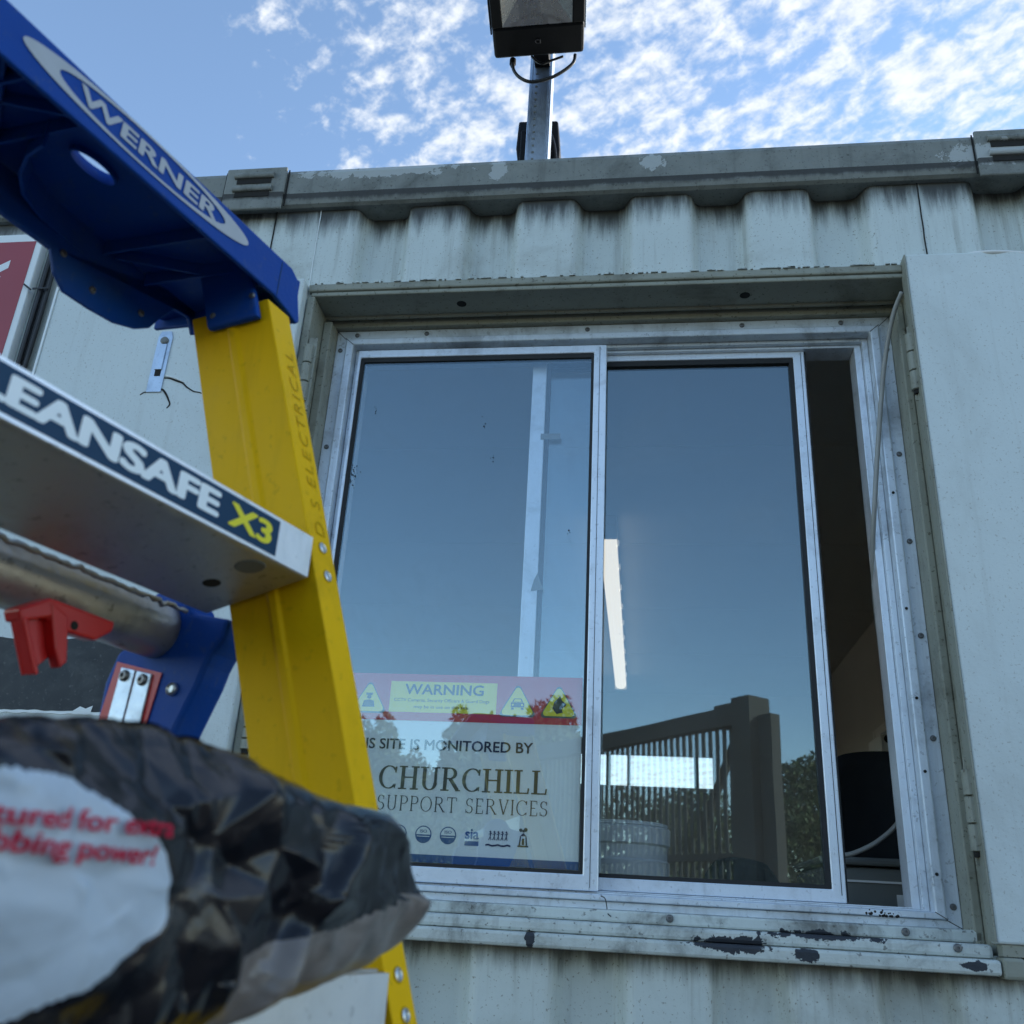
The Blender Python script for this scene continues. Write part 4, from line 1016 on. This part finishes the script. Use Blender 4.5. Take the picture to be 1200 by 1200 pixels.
vs = [LP(v.co.x, v.co.y, cz1 - .006 + .006 * v.co.z) for v in bm.verts]; fs = [tuple(v.index for v in f.verts) for f in bm.faces]
bm.free()
cap = link('top_cap', vs, fs, M_blue, lad)
# front skirt, with the chamfered right end
fp = [(CA0 - .03, cz1 - .0005), (CA1 + .004, cz1 - .0005), (CA1 + .013, cz1 - .006), (CA1 + .0235, cz0 - .004), (CA1 + .020, cz0 - .008), (CA1 + .010, cz0 - .004), (CA1 - .012, cz0 + .001), (CA0 + .01, cz0), (CA0 - .03, cz0 - .004)]
v, f = prism(fp, LP(0, cn0 - .0045, 0), LA, LZ, LN, .0045); sk = link('front_skirt', v, f, M_blue, cap, .0018, seg=3)
link('mould_line', [LP(a_, n_, z_) for a_ in (CA1 - .0095, CA1 - .0088) for n_ in (cn0 + .0002, cn0 + .0004) for z_ in (cz0 + .002, cz1 - .004)], BOXF, M_labelblue, cap)
# right and left end skirts
for sgn in (1, -1):
    aa = CA1 + .018 if sgn > 0 else CA0 - .028
    v, f = prism([(cn0 - .005, cz1 - .001), (cn0 - .005, cz0 - .006), (cn0 - .05, cz0 + .002), (cn0 - .10, cz0 + .016), (cn1 + .004, cz1 - .012), (cn1 + .004, cz1 - .001)], LP(aa, 0, 0), LN, LZ, LA * sgn, .004)
    link('end_skirt', v, f, M_blue, cap, .001)
# back skirt with a deep curved belly
def BK(u, v_): return onN(u, v_, -.185)
belly = [BK(20, 262), BK(60, 290), BK(64, 318), BK(75, 341), BK(105, 361), BK(135, 378), BK(160, 385), BK(176, 384), BK(190, 372), BK(205, 362), BK(222, 372), BK(226, 392), BK(240, 392), BK(246, 362)]
bp = [(CA0 + .05, cz1 - .007), (CA0 + .05, belly[0][1])] + belly + [(belly[-1][0] + .01, cz1 - .007)]
v, f = prism(bp, LP(0, -.189, 0), LA, LZ, LN, .004); bkk = link('back_skirt', v, f, M_blue, cap, .001)
for u, v_ in ((108, 340), (165, 367), (74, 297)):
    q = BK(u, v_); screw(LP(q[0], -.1848, q[1]), LN, .0035, cap)
# ribs under the plate
def rib(p, q, h, th=.0022):
    dv = Vector((q[0] - p[0], q[1] - p[1])); nn = Vector((-dv.y, dv.x)).normalized() * th / 2
    c4 = [(p[0] + nn.x, p[1] + nn.y), (p[0] - nn.x, p[1] - nn.y), (q[0] - nn.x, q[1] - nn.y), (q[0] + nn.x, q[1] + nn.y)]
    v = [LP(a_, n_, cz1 - .0065) for a_, n_ in c4] + [LP(a_, n_, cz1 - .0065 - h) for a_, n_ in c4]
    link('rib', v, [(0, 1, 2, 3), (4, 5, 6, 7), (0, 1, 5, 4), (1, 2, 6, 5), (2, 3, 7, 6), (3, 0, 4, 7)], M_blue, cap)
for aa in (-.045, -.09, -.215, -.26, -.305, -.35): rib((aa, cn0 - .006), (aa - .02, -.184), .012)
rib((-.01, cn0 - .01), (-.10, -.182), .010); rib((-.215, cn0 - .01), (-.30, -.182), .010); rib((-.29, cn0 - .01), (-.215, -.182), .010)
# curved tool-well wall round the hand hole
def strip(name, path, z0, z1, th):
    n = len(path); vs = []
    for i, (a_, n_) in enumerate(path):
        p, q = path[max(i - 1, 0)], path[min(i + 1, n - 1)]; dv = Vector((q[0] - p[0], q[1] - p[1])); nn = Vector((-dv.y, dv.x)).normalized() * th
        vs += [LP(a_, n_, z0), LP(a_, n_, z1), LP(a_ + nn.x, n_ + nn.y, z1), LP(a_ + nn.x, n_ + nn.y, z0)]
    fs = []
    for i in range(n - 1):
        for j in range(4): fs.append((i * 4 + j, i * 4 + (j + 1) % 4, (i + 1) * 4 + (j + 1) % 4, (i + 1) * 4 + j))
    fs += [(0, 1, 2, 3), tuple((n - 1) * 4 + j for j in range(4))]
    return link(name, vs, fs, M_blue, cap)
strip('hole_collar', [(hole_c[0] + .021 * math.cos(R(i * 10)), hole_c[1] + .010 * math.sin(R(i * 10))) for i in range(37)], cz1 - .011, cz1 - .0062, .002)
strip('tool_well', [(-.225, -.115), (-.222, -.135), (-.212, -.155), (-.196, -.172), (-.172, -.182), (-.140, -.186), (-.100, -.188)], cz1 - .030, cz1 - .0062, .0025)
# plug inside the rail top
link('rail_plug', [mpF(a_, n_, z_) for a_ in (-.0235, -.0165) for n_ in (-.062, -.008) for z_ in (.205, .262)], BOXF, M_blue, cap, .003)
link('rail_plug', [mpN(a_, n_, z_) for a_ in (-.0235, -.0165) for n_ in (-.062, -.008) for z_ in (.205, .262)], BOXF, M_blue, cap, .003)
for n_, z_ in ((-.053, .216), (-.010, .225)): screw(mpF(-.0236, n_, z_), -LA, .0030, cap)
# oval logo
pL, pR = onN(27, 42, cn0), onN(290, 288, cn0)
lc = ((pL[0] + pR[0]) / 2, (pL[1] + pR[1]) / 2); ra = (pR[0] - pL[0]) / 2
N_ = 56; ov, iv = [], []
for i in range(N_):
    t = math.tau * i / N_
    ov.append((lc[0] + ra * math.cos(t), lc[1] + .0142 * math.sin(t) * (1 + .0 * math.cos(t))))
    iv.append((lc[0] + ra * .74 * math.cos(t), lc[1] + .0122 * math.sin(t)))
vs = [LP(a_, cn0 + .0008, z_) for a_, z_ in ov + iv]; fs = [(i, (i + 1) % N_, N_ + (i + 1) % N_, N_ + i) for i in range(N_)]
link('logo_oval', vs, fs, M_logo, cap)
wl, wr = onN(92, 108, cn0)[0], onN(252, 262, cn0)[0]
text('logo_lettering', 'WERNER', LP(wl, cn0, lc[1] - .0062), LA, LZ, wr - wl, .0122, M_logo, cap, .03, .0008)

# tube behind the top step, locking bracket, red catch, rear legs
tn, tz, tr = -.158, -.038, .0252
path = [LP(a_, tn, tz) for a_ in [CA0 + .02 + (.012 - CA0 - .02) * i / 40 for i in range(41)]]
v, f = tube(path, tr, 28); tb = link('support_tube', v, f, M_tube, lad, smooth=False)
tb.data.shade_smooth()
# torn weld bead where tube and step meet
v, f = tube([LP(-.30 + .30 * i / 60, -.128 + noise.noise(Vector((i * .55, 0, 0))) * .0035, -.0265 + noise.noise(Vector((i * .7, 5, 0))) * .003) for i in range(61)], [.0022 + .0022 * noise.noise(Vector((i * .8, 9, 0))) for i in range(61)], 8)
link('weld_bead', v, f, M_tube, tb, smooth=True)
bk = .004
def BA(u, v_): return onA(u, v_, bk)
col_ = [(tn + .034 * math.cos(R(t)), tz + .034 * math.sin(R(t))) for t in range(20, 205, 15)]
bpts = [BA(268, 725), BA(262, 748), BA(248, 765), BA(240, 780), BA(232, 800), BA(208, 848)]
slope = (-.43)
e1 = (bpts[-1][0] - .05, bpts[-1][1] - .12); e0 = (BA(113, 843)[0] - .05, BA(113, 843)[1] - .12)
bpts += [e1, e0, BA(113, 843), BA(122, 800), BA(138, 764)] + col_[::-1]
v, f = prism(bpts, LP(bk, 0, 0), LN, LZ, LA, .03); brk = link('locking_bracket', v, f, M_blue, lad, .004)
v, f = prism(bpts, LP(2 * MID - bk, 0, 0), LN, LZ, -LA, .03); link('locking_bracket', v, f, M_blue, lad, .004)
ins = [BA(139, 776), BA(191, 789), BA(172, 850), BA(115, 850)]
def shrink(pts, k): 
    c = Vector((sum(p[0] for p in pts) / len(pts), sum(p[1] for p in pts) / len(pts))); return [tuple(Vector(p) * (1 - k) + c * k) for p in pts]
v, f = prism(ins, LP(bk - .0006, 0, 0), LN, LZ, -LA, .0008); link('red_insert', v, f, M_redplastic, brk)
pl1 = [BA(146, 783), BA(162, 786.5), BA(146, 850), BA(128, 850)]; pl2 = [BA(164, 787), BA(181, 791), BA(167, 850), BA(148, 850)]
for q in (pl1, pl2):
    v, f = prism(q, LP(bk - .0015, 0, 0), LN, LZ, -LA, .002); link('lock_plate', v, f, M_galv, brk, .0006)
for u, v_ in ((150, 793), (171, 798)):
    q = BA(u, v_); screw(LP(bk - .0036, q[0], q[1]), -LA, .0052, brk)
q = BA(203, 808); v, f = disc_stack(LP(bk - .0005, q[0], q[1]), -LA, [(0, .0058), (.0025, .0055), (.004, .004), (.0022, .0028), (.0022, .001)], 18); link('rivet', v, f, M_rivet, brk)
# catch
CK = -.118
def CT(u, v_): return onN(u, v_, CK)
top_ = [CT(20, 713), CT(60, 700), CT(135, 730), CT(132, 740), CT(114, 751), CT(88, 745), CT(40, 727)]
v, f = prism([CT(52, 701), CT(66, 702), CT(136, 729), CT(133, 740), CT(113, 751), CT(80, 741), CT(55, 725)], LP(0, CK, 0), LA, LZ, -LN, .012); ck = link('red_catch', v, f, M_redplastic, lad, .0025, seg=3)
v, f = prism([CT(21, 713), CT(60, 700), CT(66, 706), CT(70, 722), CT(24, 728)], LP(0, CK + .001, 0), LA, LZ, -LN, .016); link('catch_pad', v, f, M_redplastic, ck, .002)
v, f = prism([CT(24, 722), CT(60, 716), CT(66, 770), CT(38, 791)], LP(0, CK - .007, 0), LA, LZ, -LN, .004); link('catch_plate', v, f, M_redplastic, ck, .001)
v, f = prism([CT(57, 704), CT(79, 722), CT(77, 776), CT(68, 784), CT(62, 760)], LP(0, CK + .002, 0), LA, LZ, -LN, .010); link('catch_web', v, f, M_redplastic, ck, .002)
v, f = prism([CT(24, 724), CT(30, 722), CT(44, 790), CT(38, 791)], LP(0, CK + .002, 0), LA, LZ, -LN, .010); link('catch_web', v, f, M_redplastic, ck, .0015)
v, f = disc_stack(LP(CT(87, 733)[0], CK + .0003, CT(87, 733)[1]), LN, [(0, .0035), (.0006, .003)], 12); link('catch_hole', v, f, M_gap, ck)
# rear legs
for sgn in (1, -1):
    def rp_(a_, n_, z_):
        a2 = a_ + .03 - FLR * .6 * (z_ + .2);
        if sgn < 0: a2 = 2 * MID - a2 + .01
        return LP(a2, -.20 + .40 * (z_ + .22) + n_, z_)
    zb, zt = GZ + .004, -.20
    vs = [rp_(a_, n_, z_) for z_ in (zb, zt) for a_, n_ in ((-.012, -.03), (.012, -.03), (.012, .03), (-.012, .03))]
    lg = link('rear_leg', vs, [(0, 1, 2, 3), (4, 5, 6, 7), (0, 1, 5, 4), (1, 2, 6, 5), (2, 3, 7, 6), (3, 0, 4, 7)], M_yel, lad, .003)
    link('rubber_foot', [rp_(a_, n_, z_) for a_ in (-.018, .018) for n_ in (-.036, .036) for z_ in (GZ, GZ + .04)], BOXF, M_rubber, lg, .003)
link('rear_brace', obox(LP(MID + .02, -.36, -.62), LA, LN, LZ, .26, .004, .02), BOXF, M_step, lad)

# ================================================================== wipes packet on the lower step
BN = .125
def BP(u, v_, k=BN): return onN(u, v_, k)
outl = [BP(-70, 850), BP(0, 838), BP(60, 836), BP(120, 838), BP(178, 843), BP(205, 846), BP(235, 860), BP(262, 868), BP(300, 884), BP(345, 912), BP(395, 938), BP(443, 950), BP(462, 968), BP(474, 1010), BP(486, 1044), BP(503, 1058), BP(490, 1082), BP(462, 1118), BP(425, 1142), BP(372, 1162), BP(318, 1184), BP(270, 1205), BP(200, 1235), BP(60, 1255), BP(-80, 1250), BP(-150, 1190), BP(-170, 1050), BP(-140, 920)]
zbase = -.2645
outl = [(a_, z_) for a_, z_ in outl]
bcx, bcz = BP(170, 1040)
ang = sorted((math.atan2(z_ - bcz, a_ - bcx), math.hypot(a_ - bcx, z_ - bcz)) for a_, z_ in outl)
def rad(t):
    n = len(ang)
    for i in range(n):
        t0, r0 = ang[i]; t1, r1 = ang[(i + 1) % n]
        if i == n - 1: t1 += math.tau
        tt = t if t >= ang[0][0] else t + math.tau
        if t0 <= tt <= t1:
            # straight edge between the two outline points
            x0_, y0_, x1_, y1_ = r0 * math.cos(t0), r0 * math.sin(t0), r1 * math.cos(t1), r1 * math.sin(t1)
            dx, dy = math.cos(tt), math.sin(tt); ex, ey = x1_ - x0_, y1_ - y0_
            den = dx * ey - dy * ex
            return (x0_ * ey - y0_ * ex) / den if abs(den) > 1e-9 else r0
    return r0
import numpy as np
from mathutils.geometry import delaunay_2d_cdt
A0, A1, Z0_, Z1_ = bcx - .30, bcx + .30, bcz - .22, bcz + .22
GA, GZ_ = 420, 308
def facets(n, amp, seed, stretch=1.0):
    """piecewise flat folds: random points joined into triangles, read back on a grid"""
    rnd = random.Random(seed)
    pts = [Vector((rnd.uniform(A0 - .05, A1 + .05), rnd.uniform(Z0_ - .05, Z1_ + .05) * 1.0)) for _ in range(n)]
    pts += [Vector((x, y)) for x in (A0 - .1, A1 + .1) for y in (Z0_ - .1, Z1_ + .1)]
    vv, _, ff = delaunay_2d_cdt(pts, [], [], 0, 1e-6)[:3]
    hh = [rnd.uniform(-1, 1) * amp for _ in vv]
    ga = np.linspace(A0, A1, GA); gz = np.linspace(Z0_, Z1_, GZ_); out = np.zeros((GZ_, GA))
    for f in ff:
        (xa, ya), (xb, yb), (xc, yc) = (vv[q] for q in f)
        i0, i1 = np.searchsorted(ga, [min(xa, xb, xc), max(xa, xb, xc)]); j0, j1 = np.searchsorted(gz, [min(ya, yb, yc), max(ya, yb, yc)])
        if i0 >= i1 or j0 >= j1: continue
        den = (yb - yc) * (xa - xc) + (xc - xb) * (ya - yc)
        if abs(den) < 1e-12: continue
        gx, gy = np.meshgrid(ga[i0:i1], gz[j0:j1])
        l1 = ((yb - yc) * (gx - xc) + (xc - xb) * (gy - yc)) / den; l2 = ((yc - ya) * (gx - xc) + (xa - xc) * (gy - yc)) / den; l3 = 1 - l1 - l2
        ok = (l1 >= -1e-9) & (l2 >= -1e-9) & (l3 >= -1e-9)
        sub = out[j0:j1, i0:i1]; sub[ok] = (l1 * hh[f[0]] + l2 * hh[f[1]] + l3 * hh[f[2]])[ok]
    return out
FH = facets(230, .0145, 5) + facets(1300, .0060, 6) + facets(4200, .0016, 7)
rad0 = rad
def rad(t):     # ragged edge
    return rad0(t) * (1 + .022 * noise.noise(Vector((math.cos(t) * 7, math.sin(t) * 7, 2))) + .012 * noise.noise(Vector((math.cos(t) * 19, math.sin(t) * 19, 5))))
def crumple(a_, z_):
    x = min(max((a_ - A0) / (A1 - A0) * (GA - 1), 0), GA - 1.001); y = min(max((z_ - Z0_) / (Z1_ - Z0_) * (GZ_ - 1), 0), GZ_ - 1.001)
    i, j = int(x), int(y); fx, fy = x - i, y - j
    return float((FH[j, i] * (1 - fx) + FH[j, i + 1] * fx) * (1 - fy) + (FH[j + 1, i] * (1 - fx) + FH[j + 1, i + 1] * fx) * fy)
KW = BN + .020
oc = BP(20, 1050, KW); oa, oz = BP(208, 1050, KW)[0] - oc[0], BP(20, 898, KW)[1] - oc[1]
def bagn(a_, z_, side):
    t = math.atan2(z_ - bcz, a_ - bcx); r_ = min(1.0, math.hypot(a_ - bcx, z_ - bcz) / rad(t))
    prof_ = (1 - r_ ** 3.4) ** .55 if r_ < 1 else 0
    calm = .45 + .55 * min(1, max(0, (((a_ - oc[0]) / oa) ** 2 + ((z_ - oc[1]) / oz) ** 2) - 1.05) / .6)
    if side > 0: return BN - .012 + .034 * prof_ + crumple(a_, z_) * (.45 + .55 * min(1, (1 - r_) * 6)) * calm
    # the back rests on the tread and hangs over its front edge
    deep = .085 if z_ > -.262 else .020
    edge_ = min(1, max(0, (z_ + .266) / .010))
    return BN - .012 - (.020 + .065 * edge_) * prof_
NR, NA = 110, 320
vs, fs, fm = [], [], []
def inside(a_, z_):
    e = ((a_ - oc[0]) / oa) ** 2 + ((z_ - oc[1]) / oz) ** 2
    t = math.atan2(z_ - bcz, a_ - bcx); r_ = math.hypot(a_ - bcx, z_ - bcz) / rad(t)
    if abs((a_ - oc[0]) / oa) ** 1.75 + abs((z_ - oc[1]) / oz) ** 1.75 < 1 + .16 * noise.noise(Vector((a_ * 45, z_ * 45, 0))) + .06 * noise.noise(Vector((a_ * 130, z_ * 130, 3))): return 1
    lower = (z_ - BP(280, 1105)[1]) - (a_ - BP(280, 1105)[0]) * ((BP(500, 1030)[1] - BP(280, 1105)[1]) / (BP(500, 1030)[0] - BP(280, 1105)[0]))
    if lower < .004 * noise.noise(Vector((a_ * 40, z_ * 40, 0))) and a_ > BP(240, 1150)[0]: return 2
    return 0
for side in (1, -1):
    base = len(vs)
    vs.append(LP(bcx, bagn(bcx, bcz, side), bcz))
    for i in range(1, NR + 1):
        r_ = (i / NR) ** .8
        for j in range(NA):
            t = -math.pi + math.tau * (j + .5) / NA; rr = rad(t) * r_
            a_, z_ = bcx + rr * math.cos(t), bcz + rr * math.sin(t)
            vs.append(LP(a_, bagn(a_, z_, side), z_))
    def idx(i, j): return base if i == 0 else base + 1 + (i - 1) * NA + j % NA
    for i in range(NR):
        for j in range(NA):
            f = (idx(0, 0), idx(1, j), idx(1, j + 1)) if i == 0 else (idx(i, j), idx(i + 1, j), idx(i + 1, j + 1), idx(i, j + 1))
            fs.append(f if side < 0 else f[::-1])
            if side > 0:
                c = sum((vs[q] for q in f), Vector()) / len(f); q = toL(c); fm.append(inside(q[0], q[2]))
            else: fm.append(0)
def bagdark(t, pos, cc):
    nz = t.noise(pos, 22, 5, .65, .8)
    cc = t.mix(t.math('MULTIPLY', t.smooth(nz, .55, .80), .6), cc, (.15, .14, .125))
    return cc
M_bagblack = mat('black_printed_film', (.006, .0065, .010), .24, 0, .3, 20, extra=bagdark, spec=.42, rvar=.06)
M_bagwhite = mat('white_printed_film', (.46, .53, .60), .42, 0, .10, 25, (.25, .27, .3), .3, 30)
M_bagbrown = mat('grubby_film_end', (.19, .165, .15), .42, 0, .4, 30, (.03, .028, .028), .7, 26, coat=.1)
pk = link('wipes_packet', vs, fs, None, None, mats=[M_bagblack, M_bagwhite, M_bagbrown], fmat=fm, smooth=False)
pk.data.shade_smooth()
tag(pk, 'crumpled black plastic wipes packet with white oval and red lettering on the ladder step', 'packet')
M_bagred = mat('red_film_print', (.48, .004, .035), .5, spec=.2)
def bag_line(s, u0, v0, u1, v1, h, drop):
    p, q = BP(u0, v0, KW), BP(u1, v1, KW); L = q[0] - p[0]
    full = L
    def fmap(x, y):
        k_ = x / L
        a_ = p[0] + x; z_ = p[1] + (q[1] - p[1]) * k_ + y
        return LP(a_, bagn(a_, z_, 1) + .0028, z_)
    o = text('packet_lettering', s, None, LA, LZ, L, h, M_bagred, pk, .028, fmap=fmap, cuts=3)
bag_line('Textured for extra', -66, 958, 197, 981, .0066, 0)
bag_line('scrubbing power!', -78, 988, 178, 1014, .0066, 0)

# ================================================================== the yard behind the camera (seen in the glass)
def leaf_mass(n, centres, leaf, seed):
    rnd = random.Random(seed); vs, fs, fm = [], [], []
    for _ in range(n):
        c, r_ = rnd.choice(centres)
        while True:
            p = Vector((rnd.uniform(-1, 1), rnd.uniform(-1, 1), rnd.uniform(-1, 1)))
            if .25 < p.length < 1: break
        p = Vector(c) + Vector((p.x * r_[0], p.y * r_[1], p.z * r_[2]))
        u_ = Vector((rnd.gauss(0, 1), rnd.gauss(0, 1), rnd.gauss(0, .7))).normalized(); w_ = u_.orthogonal().normalized(); w_.rotate(Matrix.Rotation(rnd.uniform(0, 6.28), 3, u_))
        s_ = leaf * rnd.uniform(.6, 1.4); k = len(vs)
        vs += [p - w_ * s_, p + u_.cross(w_) * s_ * .45, p + w_ * s_, p - u_.cross(w_) * s_ * .45]; fs.append((k, k + 1, k + 2, k + 3)); fm.append(rnd.choice((0, 0, 1, 2)))
    return vs, fs, fm
def tree(x, y, h, w, seed, label):
    rnd = random.Random(seed)
    t = empty('yard_tree', (x, y, 0), label, 'tree', 'trees around the yard')
    vs, fs = tube(spline([(x, y, 0), (x + .1, y, h * .3), (x - .05, y + .1, h * .6), (x, y, h * .85)], 4), [.16 * (1 - .85 * i / 12) for i in range(13)], 8)
    for k in range(7):
        a_ = rnd.uniform(0, 6.28); z0 = h * rnd.uniform(.3, .7)
        q = tube([(x, y, z0), (x + math.cos(a_) * w * .35, y + math.sin(a_) * w * .35, z0 + h * .12), (x + math.cos(a_) * w * .6, y + math.sin(a_) * w * .6, z0 + h * .25)], [.06, .04, .015], 6)
        vs, fs = merge([(vs, fs), q])
    link('trunk', vs, fs, M_bark, t)
    cs = []
    for k in range(22):
        a_ = rnd.uniform(0, 6.28); rr = rnd.uniform(.1, .75) * w; zc = h * rnd.uniform(.28, .92)
        rr *= max(.25, 1 - abs(zc / h - .5) * 1.3)
        q = rnd.uniform(.22, .42) * w
        cs.append(((x + math.cos(a_) * rr, y + math.sin(a_) * rr, zc), (q, q, q * .8)))
    v, f, fm_ = leaf_mass(13000, cs, .055, seed + 50)
    link('crown', v, f, None, t, mats=M_leafs, fmat=fm_)
tree(3.6, -17.5, 4.2, 2.0, 3, 'bushy tree reflected at the right of the window glass')
tree(6.4, -19.0, 4.6, 2.3, 4, 'tree beyond the yard fence, rightmost behind the camera')
tree(.9, -18.5, 3.4, 1.9, 5, 'low tree behind the steel fence reflected in the glass')
tree(-3.2, -21.0, 3.0, 2.0, 6, 'tree beyond the fence left of the gate post')
tree(-7.5, -20.0, 3.2, 2.0, 8, 'leftmost tree behind the camera beyond the fence')
def hedge(x0, x1, y, h, seed, label, n_leaf=46000, leaf=.05):
    hg = empty('hedge', ((x0 + x1) / 2, y, 0), label, 'hedge')
    rnd = random.Random(seed); cs = []
    for i in range(34):
        cs.append(((x0 + (x1 - x0) * (i + .5) / 34, y + rnd.uniform(-.2, .2), h * rnd.uniform(.35, .75)), (.45, .4, h * .40)))
    v, f, fm_ = leaf_mass(n_leaf, cs, leaf, seed); link('foliage', v, f, None, hg, mats=M_leafs, fmat=fm_)
    for i in range(7):
        x = x0 + (x1 - x0) * (i + .5) / 7
        v, f = tube([(x, y, 0), (x + .05, y, h * .5)], [.04, .02], 6); link('stem', v, f, M_bark, hg)
hedge(-2.5, 3.5, 9.2, 1.9, 21, 'green hedge behind the cabin seen through its rear window')
hedge(-8.0, 9.0, -16.0, 3.0, 22, 'hedge along the far side of the yard behind the steel fence')
hedge(-9.5, -1.3, -18.2, 4.7, 23, 'added tall evergreen hedge, left of the fence, darkening the sky reflection on the poster', 90000, .075)  # unseen, added so the poster glass reflects dark foliage, not bright low sky

FA, FB = Vector((1.10, -7.86, 0)), Vector((-3.9, -14.4, 0)); fd = (FB - FA).normalized(); fn = Vector((-fd.y, fd.x, 0)); FL = 5.2
fen = empty('steel_fence', FA, 'tall steel fence with upright bars reflected in the right pane', 'fence')
def fb(name, s0, s1, d0, d1_, z0, z1, mm):
    return link(name, [FA + fd * a_ + fn * b_ + Z * c_ for a_ in (s0, s1) for b_ in (d0, d1_) for c_ in (z0, z1)], BOXF, mm, fen)
fb('gate_post', -.12, .14, -.14, .14, 0, 3.10, M_steel)
fb('post_head', .1405, .42, -.12, .08, 2.84, 3.06, M_steel)
fb('post_flange', -.33, -.15, -.06, .06, 0, 2.9, M_steel)
fb('top_beam', .4205, FL, -.07, .07, 2.86, 3.04, M_steel)
fb('mid_rail', .145, FL, -.03, .03, 1.55, 1.62, M_steel)
fb('low_rail', .145, FL, -.03, .03, .35, .42, M_steel)
fb('end_post', FL + .001, FL + .2, -.1, .1, 0, 3.1, M_steel)
c_ = FA + fd * .45 + Z * 2.35; dv = (fd * .55 + Z * -.9).normalized(); dv = (fd * .6 - Z * 1.0).normalized()
link('brace', obox(FA + fd * .62 + Z * 2.3 + fn * .1, dv, fn, dv.cross(fn), .62, .02, .05), BOXF, M_steel, fen)
first = None
sp = .22
while sp < FL - .1:
    if first is None: first = fb('pale', sp, sp + .05, .031, .045, .06, 2.855, M_pale); base_loc = first.location.copy()
    else:
        o = first.copy(); COL.objects.link(o); o.location = base_loc + fd * (sp - .22)
    sp += .105
